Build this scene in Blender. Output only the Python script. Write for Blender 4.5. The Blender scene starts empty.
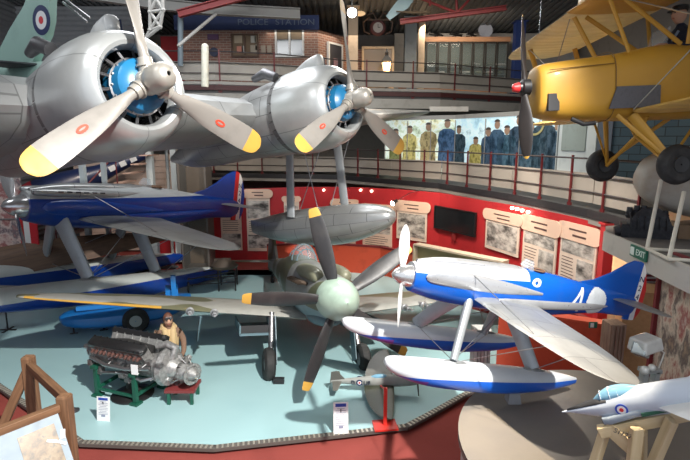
import bpy, bmesh, math, random
from mathutils import Vector, Matrix
PI = math.pi
random.seed(7)
SC = bpy.context.scene
COL = SC.collection
# ---------------------------------------------------------------- camera
F = 500.0; PITCH = math.atan(90/500); CZ = 4.55
CP, SP = math.cos(PITCH), math.sin(PITCH)
cd = bpy.data.cameras.new('camera'); cam = bpy.data.objects.new('camera', cd); COL.objects.link(cam)
cam.location = (0, 0, CZ); cam.rotation_euler = (PI/2-PITCH, 0, 0)
cd.sensor_width = 36; cd.lens = 36*F/690; cd.clip_end = 200; cd.clip_start = .05
SC.camera = cam

def ray(px, py):
    u = (px-345)/F; v = (230-py)/F
    return Vector((u, CP+v*SP, -SP+v*CP))
def at(px, py, Y=None, Z=None):
    r = ray(px, py)
    t = Y/r.y if Y is not None else (Z-CZ)/r.z
    return r*t+Vector((0, 0, CZ))

# ---------------------------------------------------------------- materials
def _n(nt, t, **k):
    n = nt.nodes.new(t)
    for a, b in k.items(): setattr(n, a, b)
    return n
def base_mat(name, rough=.5, metal=0, spec=.5, coat=0):
    m = bpy.data.materials.new(name); m.use_nodes = True
    nt = m.node_tree; b = nt.nodes['Principled BSDF']
    b.inputs['Roughness'].default_value = rough; b.inputs['Metallic'].default_value = metal
    b.inputs['Specular IOR Level'].default_value = spec
    b.inputs['Coat Weight'].default_value = coat
    b.inputs['Coat Roughness'].default_value = .12
    return m, nt, b
def ocoord(nt):
    return _n(nt, 'ShaderNodeTexCoord').outputs['Object']
def c4(c): return (c[0], c[1], c[2], 1)
def mixc(nt, fac, a, b):
    n = _n(nt, 'ShaderNodeMix', data_type='RGBA')
    for s, v in ((n.inputs['Factor'], fac), (n.inputs['A'], a), (n.inputs['B'], b)):
        if hasattr(v, 'links'): nt.links.new(v, s)
        elif isinstance(v, (int, float)): s.default_value = v
        else: s.default_value = c4(v)
    return n.outputs['Result']
def ramp(nt, src, lo, hi):
    n = _n(nt, 'ShaderNodeMapRange'); n.inputs['From Min'].default_value = lo; n.inputs['From Max'].default_value = hi
    nt.links.new(src, n.inputs['Value']); return n.outputs['Result']
def noise(nt, co, scale, detail=4, rough=.55):
    n = _n(nt, 'ShaderNodeTexNoise'); n.inputs['Scale'].default_value = scale
    n.inputs['Detail'].default_value = detail; n.inputs['Roughness'].default_value = rough
    nt.links.new(co, n.inputs['Vector']); return n.outputs['Fac']
def bumpn(nt, b, h, strength, dist=.01):
    n = _n(nt, 'ShaderNodeBump'); n.inputs['Strength'].default_value = strength; n.inputs['Distance'].default_value = dist
    nt.links.new(h, n.inputs['Height']); nt.links.new(n.outputs['Normal'], b.inputs['Normal'])
MC = {}
def M(name, col, rough=.5, metal=0, dirt=.25, dscale=3, bump=0, bscale=60, spec=.5, coat=0, emit=0, col2=None):
    if name in MC: return MC[name]
    m, nt, b = base_mat(name, rough, metal, spec, coat)
    co = ocoord(nt)
    f = noise(nt, co, dscale)
    c2 = col2 if col2 else tuple(x*.6 for x in col)
    cc = mixc(nt, ramp(nt, f, .62-dirt*.3, .62+.3), col, c2) if dirt else None
    if cc: nt.links.new(cc, b.inputs['Base Color'])
    else: b.inputs['Base Color'].default_value = c4(col)
    if dirt:
        r = _n(nt, 'ShaderNodeMapRange'); r.inputs['To Min'].default_value = rough*.85; r.inputs['To Max'].default_value = min(1, rough*1.25)
        nt.links.new(noise(nt, co, dscale*3), r.inputs['Value']); nt.links.new(r.outputs['Result'], b.inputs['Roughness'])
    if bump: bumpn(nt, b, noise(nt, co, bscale), bump)
    if emit:
        if cc: nt.links.new(cc, b.inputs['Emission Color'])
        else: b.inputs['Emission Color'].default_value = c4(col)
        b.inputs['Emission Strength'].default_value = emit
    MC[name] = m; return m
def Msplit(name, A, B, planes, rough=.35, metal=0, coat=0, dirt=.15, dscale=3, C=None, planeC=None, panel=0):
    """colour A, colour B where the object-space point lies beyond every plane (nx,ny,nz,d)."""
    if name in MC: return MC[name]
    m, nt, b = base_mat(name, rough, metal, .5, coat)
    co = ocoord(nt)
    def mask(pls):
        out = None
        for (nx, ny, nz, d) in pls:
            v = _n(nt, 'ShaderNodeVectorMath', operation='DOT_PRODUCT'); v.inputs[1].default_value = (nx, ny, nz)
            nt.links.new(co, v.inputs[0])
            g = _n(nt, 'ShaderNodeMath', operation='GREATER_THAN'); g.inputs[1].default_value = d
            nt.links.new(v.outputs['Value'], g.inputs[0])
            if out is None: out = g.outputs[0]
            else:
                k = _n(nt, 'ShaderNodeMath', operation='MULTIPLY'); nt.links.new(out, k.inputs[0]); nt.links.new(g.outputs[0], k.inputs[1]); out = k.outputs[0]
        return out
    c = mixc(nt, mask(planes), A, B)
    if C: c = mixc(nt, mask(planeC), c, C)
    f = ramp(nt, noise(nt, co, dscale), .5, .9)
    k = _n(nt, 'ShaderNodeMath', operation='MULTIPLY'); k.inputs[1].default_value = dirt; nt.links.new(f, k.inputs[0])
    c = mixc(nt, k.outputs[0], c, (.12, .11, .1))
    nt.links.new(c, b.inputs['Base Color'])
    MC[name] = m; return m
def Mpanels(name, col, rough=.4, metal=.6, sx=1.6, sz=.6, line=.5, dirt=.3, bump=.15, radial=False):
    """painted sheet metal with panel joints and rivet mottling"""
    if name in MC: return MC[name]
    m, nt, b = base_mat(name, rough, metal)
    co = ocoord(nt)
    mp = _n(nt, 'ShaderNodeMapping')
    if radial:      # joints run along the body and around it
        sp = _n(nt, 'ShaderNodeSeparateXYZ'); nt.links.new(co, sp.inputs[0])
        at2 = _n(nt, 'ShaderNodeMath', operation='ARCTAN2'); nt.links.new(sp.outputs['Y'], at2.inputs[0]); nt.links.new(sp.outputs['Z'], at2.inputs[1])
        cb = _n(nt, 'ShaderNodeCombineXYZ'); nt.links.new(sp.outputs['X'], cb.inputs['X']); nt.links.new(at2.outputs[0], cb.inputs['Y']); nt.links.new(cb.outputs[0], mp.inputs['Vector'])
    else: nt.links.new(co, mp.inputs['Vector'])
    br = _n(nt, 'ShaderNodeTexBrick'); br.inputs['Scale'].default_value = 1
    br.inputs['Brick Width'].default_value = sx; br.inputs['Row Height'].default_value = sz
    br.inputs['Mortar Size'].default_value = .010; br.inputs['Mortar Smooth'].default_value = .1
    br.inputs['Color1'].default_value = c4(col); br.inputs['Color2'].default_value = c4(tuple(x*.86 for x in col))
    br.inputs['Mortar'].default_value = c4(tuple(x*line for x in col))
    nt.links.new(mp.outputs['Vector'], br.inputs['Vector'])
    f = ramp(nt, noise(nt, co, 2.2, 6), .45, .95)
    k = _n(nt, 'ShaderNodeMath', operation='MULTIPLY'); k.inputs[1].default_value = dirt; nt.links.new(f, k.inputs[0])
    c = mixc(nt, k.outputs[0], br.outputs['Color'], tuple(x*.45 for x in col))
    nt.links.new(c, b.inputs['Base Color'])
    bumpn(nt, b, noise(nt, co, 4, 2), bump, .02)
    MC[name] = m; return m
def Mwood(name, a, b2, scale=4, axis=0, rough=.6):
    if name in MC: return MC[name]
    m, nt, b = base_mat(name, rough)
    co = ocoord(nt); mp = _n(nt, 'ShaderNodeMapping')
    s = [14, 14, 14]; s[axis] = 1.2; mp.inputs['Scale'].default_value = [x*scale/4 for x in s]
    nt.links.new(co, mp.inputs['Vector'])
    f = noise(nt, mp.outputs['Vector'], 1.6, 5, .6)
    c = mixc(nt, ramp(nt, f, .32, .7), a, b2)
    nt.links.new(c, b.inputs['Base Color']); bumpn(nt, b, f, .2, .004)
    MC[name] = m; return m
def Mphoto(name, cols, scale=9, rough=.5, emit=0, detail=3, stretch=(1, 1, 1), off=0):
    """a printed photograph: patches of several tones"""
    if name in MC: return MC[name]
    m, nt, b = base_mat(name, rough)
    co = ocoord(nt); mp = _n(nt, 'ShaderNodeMapping'); mp.inputs['Scale'].default_value = stretch; mp.inputs['Location'].default_value = (off, off*1.7, off*.6)
    nt.links.new(co, mp.inputs['Vector'])
    f = noise(nt, mp.outputs['Vector'], scale, detail, .65)
    cr = _n(nt, 'ShaderNodeValToRGB'); cr.color_ramp.interpolation = 'LINEAR'
    e = cr.color_ramp.elements; n = len(cols)
    while len(e) < n: e.new(.5)
    for i, c in enumerate(cols): e[i].position = .32+.36*i/(n-1); e[i].color = c4(c)
    nt.links.new(f, cr.inputs['Fac']); nt.links.new(cr.outputs['Color'], b.inputs['Base Color'])
    if emit:
        nt.links.new(cr.outputs['Color'], b.inputs['Emission Color']); b.inputs['Emission Strength'].default_value = emit
    MC[name] = m; return m
def Mbrick(name, a, b2, mortar, w=.23, h=.075):
    if name in MC: return MC[name]
    m, nt, b = base_mat(name, .85)
    co = ocoord(nt)
    # bricks run along object X, rows along object Z
    sp = _n(nt, 'ShaderNodeSeparateXYZ'); nt.links.new(co, sp.inputs[0])
    cb = _n(nt, 'ShaderNodeCombineXYZ'); nt.links.new(sp.outputs['X'], cb.inputs['X']); nt.links.new(sp.outputs['Z'], cb.inputs['Y'])
    br = _n(nt, 'ShaderNodeTexBrick'); br.inputs['Scale'].default_value = 1
    br.inputs['Brick Width'].default_value = w; br.inputs['Row Height'].default_value = h
    br.inputs['Mortar Size'].default_value = .012
    br.inputs['Color1'].default_value = c4(a); br.inputs['Color2'].default_value = c4(b2); br.inputs['Mortar'].default_value = c4(mortar)
    nt.links.new(cb.outputs[0], br.inputs['Vector']); nt.links.new(br.outputs['Color'], b.inputs['Base Color'])
    MC[name] = m; return m
def Mglass(name, col=(.8, .9, .9), rough=.05, alpha=.25):
    if name in MC: return MC[name]
    m, nt, b = base_mat(name, rough, 0, .8)
    b.inputs['Base Color'].default_value = c4(col); b.inputs['Alpha'].default_value = alpha
    MC[name] = m; return m

# ---------------------------------------------------------------- mesh builder
class MB:
    def __init__(s): s.v = []; s.f = []; s.m = []
    def add(s, vs, fs, m=0, T=None):
        o = len(s.v)
        s.v += [tuple(T @ Vector(v)) if T else tuple(v) for v in vs]
        for i, f in enumerate(fs):
            s.f.append([a+o for a in f]); s.m.append(m[i] if isinstance(m, list) else m)
        return s
    def box(s, c, d, m=0, T=None, taper=1.0):
        x, y, z = [a/2 for a in d]; vs = []
        for k, t in ((-z, 1), (z, taper)):
            for i, j in ((-x, -y), (x, -y), (x, y), (-x, y)): vs.append((c[0]+i*t, c[1]+j*t, c[2]+k))
        return s.add(vs, [(3, 2, 1, 0), (4, 5, 6, 7), (0, 1, 5, 4), (1, 2, 6, 5), (2, 3, 7, 6), (3, 0, 4, 7)], m, T)
    def loft(s, rings, m=0, T=None, cap=(1, 1), mf=None):
        n = len(rings[0]); vs = [p for r in rings for p in r]; fs = []
        for i in range(len(rings)-1):
            for j in range(n):
                k = (j+1) % n; fs.append((i*n+j, i*n+k, (i+1)*n+k, (i+1)*n+j))
        if cap[0]: fs.append(tuple(range(n-1, -1, -1)))
        if cap[1]: fs.append(tuple((len(rings)-1)*n+j for j in range(n)))
        if mf:
            mm = []
            for f in fs:
                c = Vector((0, 0, 0))
                for a in f: c += Vector(vs[a])
                mm.append(mf(c/len(f)))
            m = mm
        return s.add(vs, fs, m, T)
    def tube(s, p0, p1, r0, r1=None, n=10, m=0, T=None, sq=1.0):
        return s.path([p0, p1], [r0, r0 if r1 is None else r1], n, m, T, sq)
    def path(s, pts, rs, n=8, m=0, T=None, sq=1.0):
        pts = [Vector(p) for p in pts]
        if not isinstance(rs, (list, tuple)): rs = [rs]*len(pts)
        rings = []; d0 = (pts[1]-pts[0]).normalized()
        up = Vector((0, 0, 1)) if abs(d0.z) < .9 else Vector((1, 0, 0))
        for i, p in enumerate(pts):
            d = (pts[min(i+1, len(pts)-1)]-pts[max(i-1, 0)]).normalized()
            a = d.cross(up).normalized(); b = a.cross(d).normalized(); up = b
            rings.append([p+(a*math.cos(2*PI*k/n)*sq+b*math.sin(2*PI*k/n))*rs[i] for k in range(n)])
        return s.loft(rings, m, T)
    def lathe(s, prof, n=24, m=0, T=None, mf=None, cap=(0, 0), axis='x'):
        """prof: (axial, radius) along +X"""
        rings = []
        for a, r in prof:
            q = []
            for k in range(n):
                c, d = math.cos(2*PI*k/n)*r, math.sin(2*PI*k/n)*r
                q.append((a, c, d) if axis == 'x' else (c, d, a) if axis == 'z' else (d, a, c))
            rings.append(q)
        return s.loft(rings, m, T, cap, mf)
    def prism(s, poly, a, b, axis='y', m=0, T=None):
        """poly in the plane of the two other axes, extruded from a to b"""
        def P(u, v, w): return (w, u, v) if axis == 'x' else (u, w, v) if axis == 'y' else (u, v, w)
        n = len(poly); vs = [P(u, v, a) for u, v in poly]+[P(u, v, b) for u, v in poly]
        fs = [tuple(range(n)), tuple(range(2*n-1, n-1, -1))]+[(i, n+i, n+(i+1) % n, (i+1) % n) for i in range(n)]
        return s.add(vs, fs, m, T)
    def sphere(s, c, r, m=0, n=14, T=None, sc=(1, 1, 1)):
        rings = []
        for i in range(n//2+1):
            a = -PI/2+PI*i/(n//2); a = max(min(a, PI/2-.02), -PI/2+.02)
            rings.append([(c[0]+r*sc[0]*math.cos(a)*math.cos(2*PI*k/n), c[1]+r*sc[1]*math.cos(a)*math.sin(2*PI*k/n), c[2]+r*sc[2]*math.sin(a)) for k in range(n)])
        return s.loft(rings, m, T)
    def build(s, name, mats, parent=None, ang=35, T=None, smooth=True):
        me = bpy.data.meshes.new(name); me.from_pydata(s.v, [], s.f)
        if not isinstance(mats, (list, tuple)): mats = [mats]
        for k in mats: me.materials.append(k)
        for p, i in zip(me.polygons, s.m): p.material_index = i
        bm = bmesh.new(); bm.from_mesh(me); bmesh.ops.recalc_face_normals(bm, faces=bm.faces); bm.to_mesh(me); bm.free()
        if smooth:
            me.shade_smooth(); me.set_sharp_from_angle(angle=math.radians(ang))
        o = bpy.data.objects.new(name, me); COL.objects.link(o)
        if parent: o.parent = parent
        if T is not None: o.matrix_basis = T
        return o
def empty(name, loc=(0, 0, 0), yaw=0, pitch=0, roll=0, scale=1, parent=None):
    o = bpy.data.objects.new(name, None); COL.objects.link(o); o.empty_display_size = .2
    R_ = Matrix.Rotation(math.radians(yaw), 4, 'Z') @ Matrix.Rotation(-math.radians(pitch), 4, 'Y') @ Matrix.Rotation(math.radians(roll), 4, 'X')
    o.matrix_basis = Matrix.Translation(loc) @ R_ @ Matrix.Scale(scale, 4)
    if parent: o.parent = parent
    return o
def tag(o, label=None, cat=None, group=None, kind=None):
    if label: o['label'] = label
    if cat: o['category'] = cat
    if group: o['group'] = group
    if kind: o['kind'] = kind
    return o
def struct(o): o['kind'] = 'structure'; return o
def copy_tree(o, parent=None):
    c = o.copy(); COL.objects.link(c); c.parent = parent
    for ch in [x for x in bpy.data.objects if x.parent == o]: copy_tree(ch, c)
    return c
def frame(o, x, y=None, z=None):
    """matrix with local X along x and local Z kept close to world up (or z)"""
    x = Vector(x).normalized(); z = Vector(z) if z else Vector((0, 0, 1))
    y = z.cross(x).normalized(); z = x.cross(y)
    return Matrix(((x.x, y.x, z.x, o[0]), (x.y, y.y, z.y, o[1]), (x.z, y.z, z.z, o[2]), (0, 0, 0, 1)))
def text(name, s, size, mat, parent, T, depth=.004, align='CENTER', sx=1):
    cu = bpy.data.curves.new(name, 'FONT'); cu.body = s; cu.size = size; cu.extrude = depth; cu.align_x = align; cu.align_y = 'CENTER'
    t = bpy.data.objects.new(name, cu); COL.objects.link(t)
    dg = bpy.context.evaluated_depsgraph_get(); me = bpy.data.meshes.new_from_object(t.evaluated_get(dg))
    bpy.data.objects.remove(t); bpy.data.curves.remove(cu); me.name = name
    me.materials.clear(); me.materials.append(mat)
    o = bpy.data.objects.new(name, me); COL.objects.link(o)
    if parent: o.parent = parent
    o.matrix_basis = T @ Matrix.Diagonal((sx, 1, 1, 1))
    return o
def TXT(o, right, up):
    """text matrix: letters run along right, stand along up"""
    r = Vector(right).normalized(); u = Vector(up); u = (u-r*u.dot(r)).normalized(); n = r.cross(u)
    return Matrix(((r.x, u.x, n.x, o[0]), (r.y, u.y, n.y, o[1]), (r.z, u.z, n.z, o[2]), (0, 0, 0, 1)))
# airfoil wing
def foil(n=9):
    ts = [(1-math.cos(PI*i/n))/2 for i in range(n+1)]
    f = lambda t: 2.6*(.2969*math.sqrt(t)-.126*t-.3516*t*t+.2843*t**3-.1015*t**4)*1.92
    up = [(t, f(t)) for t in ts]; lo = [(t, -f(t)*.6) for t in ts[-2:0:-1]]
    return up+lo
def wing_rings(st):
    fo = foil(); return [[(x-t*c, y, z+h*.85*th) for t, h in fo] for (x, y, z, c, th) in st]
def fus_rings(st, n=28, e=2.0):
    """st: (x, zc, half width, up, down[, exponent])"""
    R_ = []
    for q in st:
        x, zc, w, u, d = q[:5]; ee = q[5] if len(q) > 5 else e; r = []
        for k in range(n):
            a = 2*PI*k/n; ca, sa = math.cos(a), math.sin(a)
            cy = math.copysign(abs(ca)**(2/ee), ca); sz = math.copysign(abs(sa)**(2/ee), sa)
            r.append((x, w*cy, zc+(u if sa > 0 else d)*sz))
        R_.append(r)
    return R_
def interp(st, k=4):
    """catmull-rom refine a list of tuples"""
    out = []
    for i in range(len(st)-1):
        p0 = st[max(i-1, 0)]; p1 = st[i]; p2 = st[i+1]; p3 = st[min(i+2, len(st)-1)]
        for j in range(k):
            t = j/k
            out.append(tuple(.5*((2*b)+(-a+c)*t+(2*a-5*b+4*c-d)*t*t+(-a+3*b-3*c+d)*t**3) for a, b, c, d in zip(p0, p1, p2, p3)))
    out.append(st[-1]); return out
def blade(mb, st, T, tip=None, m=0, mt=1):
    """st (r, chord, thick, twist) grown along +Z, chord along Y"""
    rings = []
    for r, c, t, tw in interp(st, 3):
        c = max(c, .004); t = max(t, .003)
        R_ = Matrix.Rotation(math.radians(tw), 3, 'Z')
        rings.append([R_ @ Vector((t/2*math.sin(2*PI*k/12), c/2*math.cos(2*PI*k/12), 0))+Vector((0, 0, r)) for k in range(12)])
    return mb.loft(rings, m, T, (1, 1), (lambda c: mt if c.z > tip else m) if tip else None)
def rotx(a): return Matrix.Rotation(math.radians(a), 4, 'X')
def disc(mb, c, nrm, r, m=0, n=24, th=.004, up=(0, 0, 1)):
    nrm = Vector(nrm).normalized()
    mb.tube(Vector(c)-nrm*th, Vector(c)+nrm*th, r, r, n, m)
def roundel(c, nrm, r, parent, cols, rad):
    """concentric painted rings stepped outwards by a coat of paint"""
    mb = MB()
    for i, q in enumerate(rad): disc(mb, c, nrm, r*q, i, 28, .004+.002*i)
    return mb.build('roundel', cols, parent)
# ================================================================ shared materials
silver = Mpanels('silver_doped_metal', (.43, .44, .44), .34, .6, 1.1, .55, .42, .5)
silverR = Mpanels('silver_body_metal', (.43, .44, .44), .34, .6, .9, .5236, .42, .5, .15, True)
silver2 = Mpanels('silver_wing_metal', (.34, .35, .35), .42, .5, 1.2, .9, .5, .5)
whitepaint = M('pale_grey_paint', (.52, .53, .52), .35, 0, .3, 2, 0, 60, .5, .2)
bladegrey = M('grey_blade_paint', (.25, .235, .215), .45, .1, .35, 2.5)
yellow_tip = M('yellow_tip_paint', (.58, .33, .06), .5)
dark = M('grime_and_shade', (.025, .025, .027), .6)  # near-black for grime, and for painted shade inside openings
black = M('black_paint', (.012, .012, .013), .4)
rubber = M('black_rubber', (.018, .018, .018), .7, 0, .4, 6, col2=(.05, .048, .045))
steel = M('bare_steel', (.42, .42, .43), .28, .9, .4, 9)
steeld = M('dark_steel', (.16, .16, .17), .4, .8, .4, 9)
cyan = M('blue_crankcase_paint', (.01, .14, .30), .35, 0, .3, 4, 0, 60, .5, .3)
red = M('red_paint', (.5, .02, .02), .4)
white = M('white_paint', (.75, .75, .73), .45, dirt=.15)
navyblue = M('roundel_blue', (.01, .02, .09), .5)
seagreen = M('pale_sea_green_paint', (.30, .46, .40), .5, 0, .45, 1.5)
clear = Mglass('clear_perspex', (.7, .8, .85), .05, .22)

# ================================================================ FLYING BOAT
BT = dict(loc=(-2.525, 6.692, 5.29), yaw=-38.37, pitch=9.0, roll=.36)
boat = empty('flying_boat', **BT)
tag(boat, 'huge silver twin-engined flying boat wing with grey three-bladed propellers and a float', 'aircraft')
WST = [(-1.65, -3.2, -.02, 6.1, 1.75), (-1.7, -1.6, .0, 5.9, 1.7), (-1.75, 0, .0, 5.6, 1.6), (-1.95, 4.3, .05, 4.7, 1.3), (-2.2, 8, .25, 3.6, .8), (-2.4, 11, .48, 2.5, .36), (-2.7, 12.4, .6, 1.7, .22), (-3.2, 13.1, .66, .9, .08)]
mb = MB(); mb.loft(wing_rings(interp([tuple(q) for q in WST], 3)))
mb.build('wing', silver2, boat)
def cowl(y0):
    y = 0; nac = MB()
    st = [(-1.52, 0, .80, .80, .80), (-2.0, 0, .80, .80, .80), (-3.0, -.02, .72, .70, .72), (-4.2, -.1, .56, .48, .62), (-5.4, -.2, .32, .28, .44), (-6.4, -.28, .06, .06, .1)]
    nac.loft(fus_rings(interp(st, 4), 32), T=Matrix.Translation((0, y, 0)))
    na = nac.build('nacelle', silverR, boat); na.location = (0, y0, 0)
    T = Matrix.Translation((0, y, 0))
    c = MB()
    prof = [(-.38, .50), (-.28, .505), (-.21, .54), (-.19, .59), (-.22, .66), (-.32, .73), (-.48, .79), (-.75, .845), (-1.05, .865), (-1.40, .86), (-1.40, .83), (-1.05, .83), (-.6, .76), (-.42, .60), (-.38, .50)]
    c.lathe(prof, 48, T=T)
    c.build('cowling', Mpanels('cowling_metal', (.48, .50, .50), .32, .5, 3, 1.0472, .5, .4, .15, True), na)
    g = MB()
    for k in range(30):
        a = 2*PI*k/30
        g.box((0, 0, 0), (.16, .155, .012), 0, T @ rotx(math.degrees(a)) @ Matrix.Translation((-1.46, 0, .84)) @ Matrix.Rotation(-.12, 4, 'Y'))
    g.lathe([(-1.38, .79), (-1.54, .79)], 30, 0, T)
    g.build('cooling_gills', M('gill_metal', (.20, .20, .20), .45, .6), na)
    e = MB()
    e.lathe([(-.95, .02), (-.95, .80)], 32, 0, T)                      # baffle behind the cylinders
    for row, (x, off) in enumerate(((-.52, 0), (-.78, .5))):
        for k in range(7 if row else 7):
            a = 360*(k+off)/7
            B = T @ rotx(a) @ Matrix.Translation((x, 0, 0))
            prof = [(.27, .10)]
            for q in range(9): prof += [(.30+q*.028, .125), (.312+q*.028, .098)]
            prof += [(.56, .11), (.60, .07)]
            e.lathe(prof, 12, 0, B, axis='z', cap=(1, 1))
            e.box((.02, -.07, .585), (.12, .07, .07), 0, B); e.box((.02, .07, .585), (.12, .07, .07), 0, B)
    eng = e.build('radial_engine', M('engine_cylinder_black', (.02, .02, .021), .5, .4, .6, 8, col2=(.06, .06, .06)), na)
    pr = MB()
    for k in range(14):
        a = 2*PI*(k+.25)/14
        for d in (-.03, .03):
            pr.tube((-.30, y+.30*math.sin(a+d), .30*math.cos(a+d)), (-.40, y+.56*math.sin(a+d*.7), .56*math.cos(a+d*.7)), .011, .011, 6)
    pr.lathe([(-.36, .33), (-.335, .35), (-.36, .37), (-.385, .35), (-.36, .33)], 28, 0, T)
    pr.build('pushrods', steeld, na)
    f = MB()
    f.lathe([(-.50, .37), (-.34, .37), (-.28, .36), (-.16, .34), (-.09, .27), (-.06, .18), (-.05, .12), (.0, .11)], 28, 0, T)
    f.build('crankcase', cyan, na)
    b2 = MB()
    for k in range(16):
        a = 2*PI*k/16; b2.tube((-.335, y+.36*math.sin(a), .36*math.cos(a)), (-.255, y+.36*math.sin(a), .36*math.cos(a)), .015, .015, 6)
    b2.lathe([(-.335, .35), (-.30, .385), (-.28, .35)], 24, 0, T)
    b2.build('crankcase_bolts', steel, na)
    s_ = MB()
    s_.loft(fus_rings(interp([(-.62, .90, .02, .03, .03), (-.66, .91, .10, .13, .1), (-.72, .91, .12, .15, .12), (-1.0, .89, .12, .13, .12), (-1.35, .84, .07, .06, .1)], 3), 18, 3), T=T)
    s_.build('air_scoop', whitepaint, na)
    s3 = MB(); s3.box((-.78, y+.118, .93), (.24, .02, .16)); s3.box((-.78, y+.13, .93), (.02, .02, .16)); s3.build('scoop_grille', M('grille_navy', (.02, .03, .07), .5), na)
    x_ = MB(); x_.path([(-1.5, y-.5, .74), (-1.75, y-.55, .88), (-2.1, y-.55, .84)], [.10, .11, .07], 12); x_.build('exhaust_stub', steeld, na)
    qd = BL0(at(97, 149, Y=7.9))
    od = MB(); od.lathe([(-.9, .12), (-.3, .19), (.10, .21), (.14, .20), (.10, .17), (-.25, .15), (-.30, .01)], 22, 0, Matrix.Translation(qd)); od.box((-.35, 0, .22), (.8, .16, .4), 0, Matrix.Translation(qd)); od.build('oil_cooler_duct', silver, na)
    return na
def BL0(w): return boat.matrix_basis.inverted() @ Vector(w)
def prop3(y, ang):
    p = empty('propeller', parent=boat); p.location = (0, y, 0)
    hub = MB()
    hub.lathe([(-.12, .13), (-.1, .17), (.1, .17), (.13, .15), (.14, .175), (.22, .18), (.36, .165), (.42, .13), (.455, .07), (.46, .03), (.44, .025)], 24)
    for k in range(3):
        hub.tube(rotx(ang+120*k) @ Vector((0, 0, .1)), rotx(ang+120*k) @ Vector((0, 0, .30)), .105, .095, 14)
        hub.tube(rotx(ang+120*k) @ Vector((0, 0, .19)), rotx(ang+120*k) @ Vector((0, 0, .22)), .125, .125, 14)
    hub.build('propeller_hub', M('hub_metal', (.42, .40, .36), .38, .5), p)
    st = [(.28, .13, .13, 0), (.42, .15, .12, 20), (.62, .23, .085, 34), (.95, .32, .05, 30), (1.3, .36, .035, 26), (1.6, .37, .024, 23), (1.8, .33, .016, 21), (1.90, .22, .01, 20), (1.94, .05, .006, 20)]
    for k in range(3):
        b = MB(); blade(b, st, rotx(ang+120*k), 1.70)
        bo = b.build('blade', [bladegrey, yellow_tip], p)
        lg = MB(); tw = Matrix.Rotation(math.radians(28), 4, 'Z')
        B = rotx(ang+120*k) @ tw
        vs = []
        lg.prism([(.045*math.cos(t*PI/8), 1.14+.085*math.sin(t*PI/8)) for t in range(16)], .023, .027, 'x', 0, B)
        lg.prism([(.012*math.cos(t*PI/8), 1.14+.05*math.sin(t*PI/8)) for t in range(16)], .0275, .029, 'x', 1, B)
        lg.build('oval_badge', [M('badge_red', (.55, .06, .03), .5), bladegrey], p)
    return p
for y, a in ((0, 3.5), (4.3, -2)):
    cowl(y); prop3(y, a)
# wing-tip float and its struts
fl = empty('wing_float', parent=boat)
def BL(w):  # world -> flying boat local
    return boat.matrix_basis.inverted() @ Vector(w)
fc = BL(at(321, 225, Y=13.0)); fl.location = fc
q = boat.matrix_basis.to_euler()
fl.rotation_euler = Matrix.Rotation(math.radians(-1.0), 3, 'Y').to_euler()
mb = MB()
st = [(2.35, .05, .03, .03, .03), (2.2, .05, .22, .2, .2), (1.7, .03, .42, .36, .38), (.9, .0, .55, .46, .52), (0, 0, .58, .48, .54), (-.9, .02, .52, .45, .48), (-1.8, .05, .36, .36, .34), (-2.5, .08, .14, .26, .2), (-2.75, .1, .03, .24, .14)]
mb.loft(fus_rings(interp(st, 4), 26, 2.2)); mb.build('float_hull', silverR, fl)
kb = MB(); kb.prism([(2.2, -.06), (1.6, -.36), (.3, -.56), (-.35, -.58), (-.38, -.50), (1.0, -.40), (1.9, -.10)], -.03, .03, 'y'); kb.build('keel_strip', steeld, fl)
for (px0, py0, px1, py1, dy) in ((289, 150, 291, 207, 13.0), (333, 135, 346, 205, 13.0)):
    a = BL(at(px0, py0-25, Y=13.1)); b = BL(at(px1, py1+10, Y=13.0))
    s = MB(); s.path([a, b], [.13, .13], 12, sq=.45); s.build('float_strut', M('strut_grey', (.40, .43, .45), .4, .3), boat)
for (A, B_) in (((300, 150), (318, 205)), ((325, 150), (300, 206)), ((350, 150), (330, 205))):
    s = MB(); s.tube(BL(at(A[0], A[1]-15, Y=13.1)), BL(at(B_[0], B_[1]+4, Y=13.0)), .012); s.build('bracing_wire', steel, boat)

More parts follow.
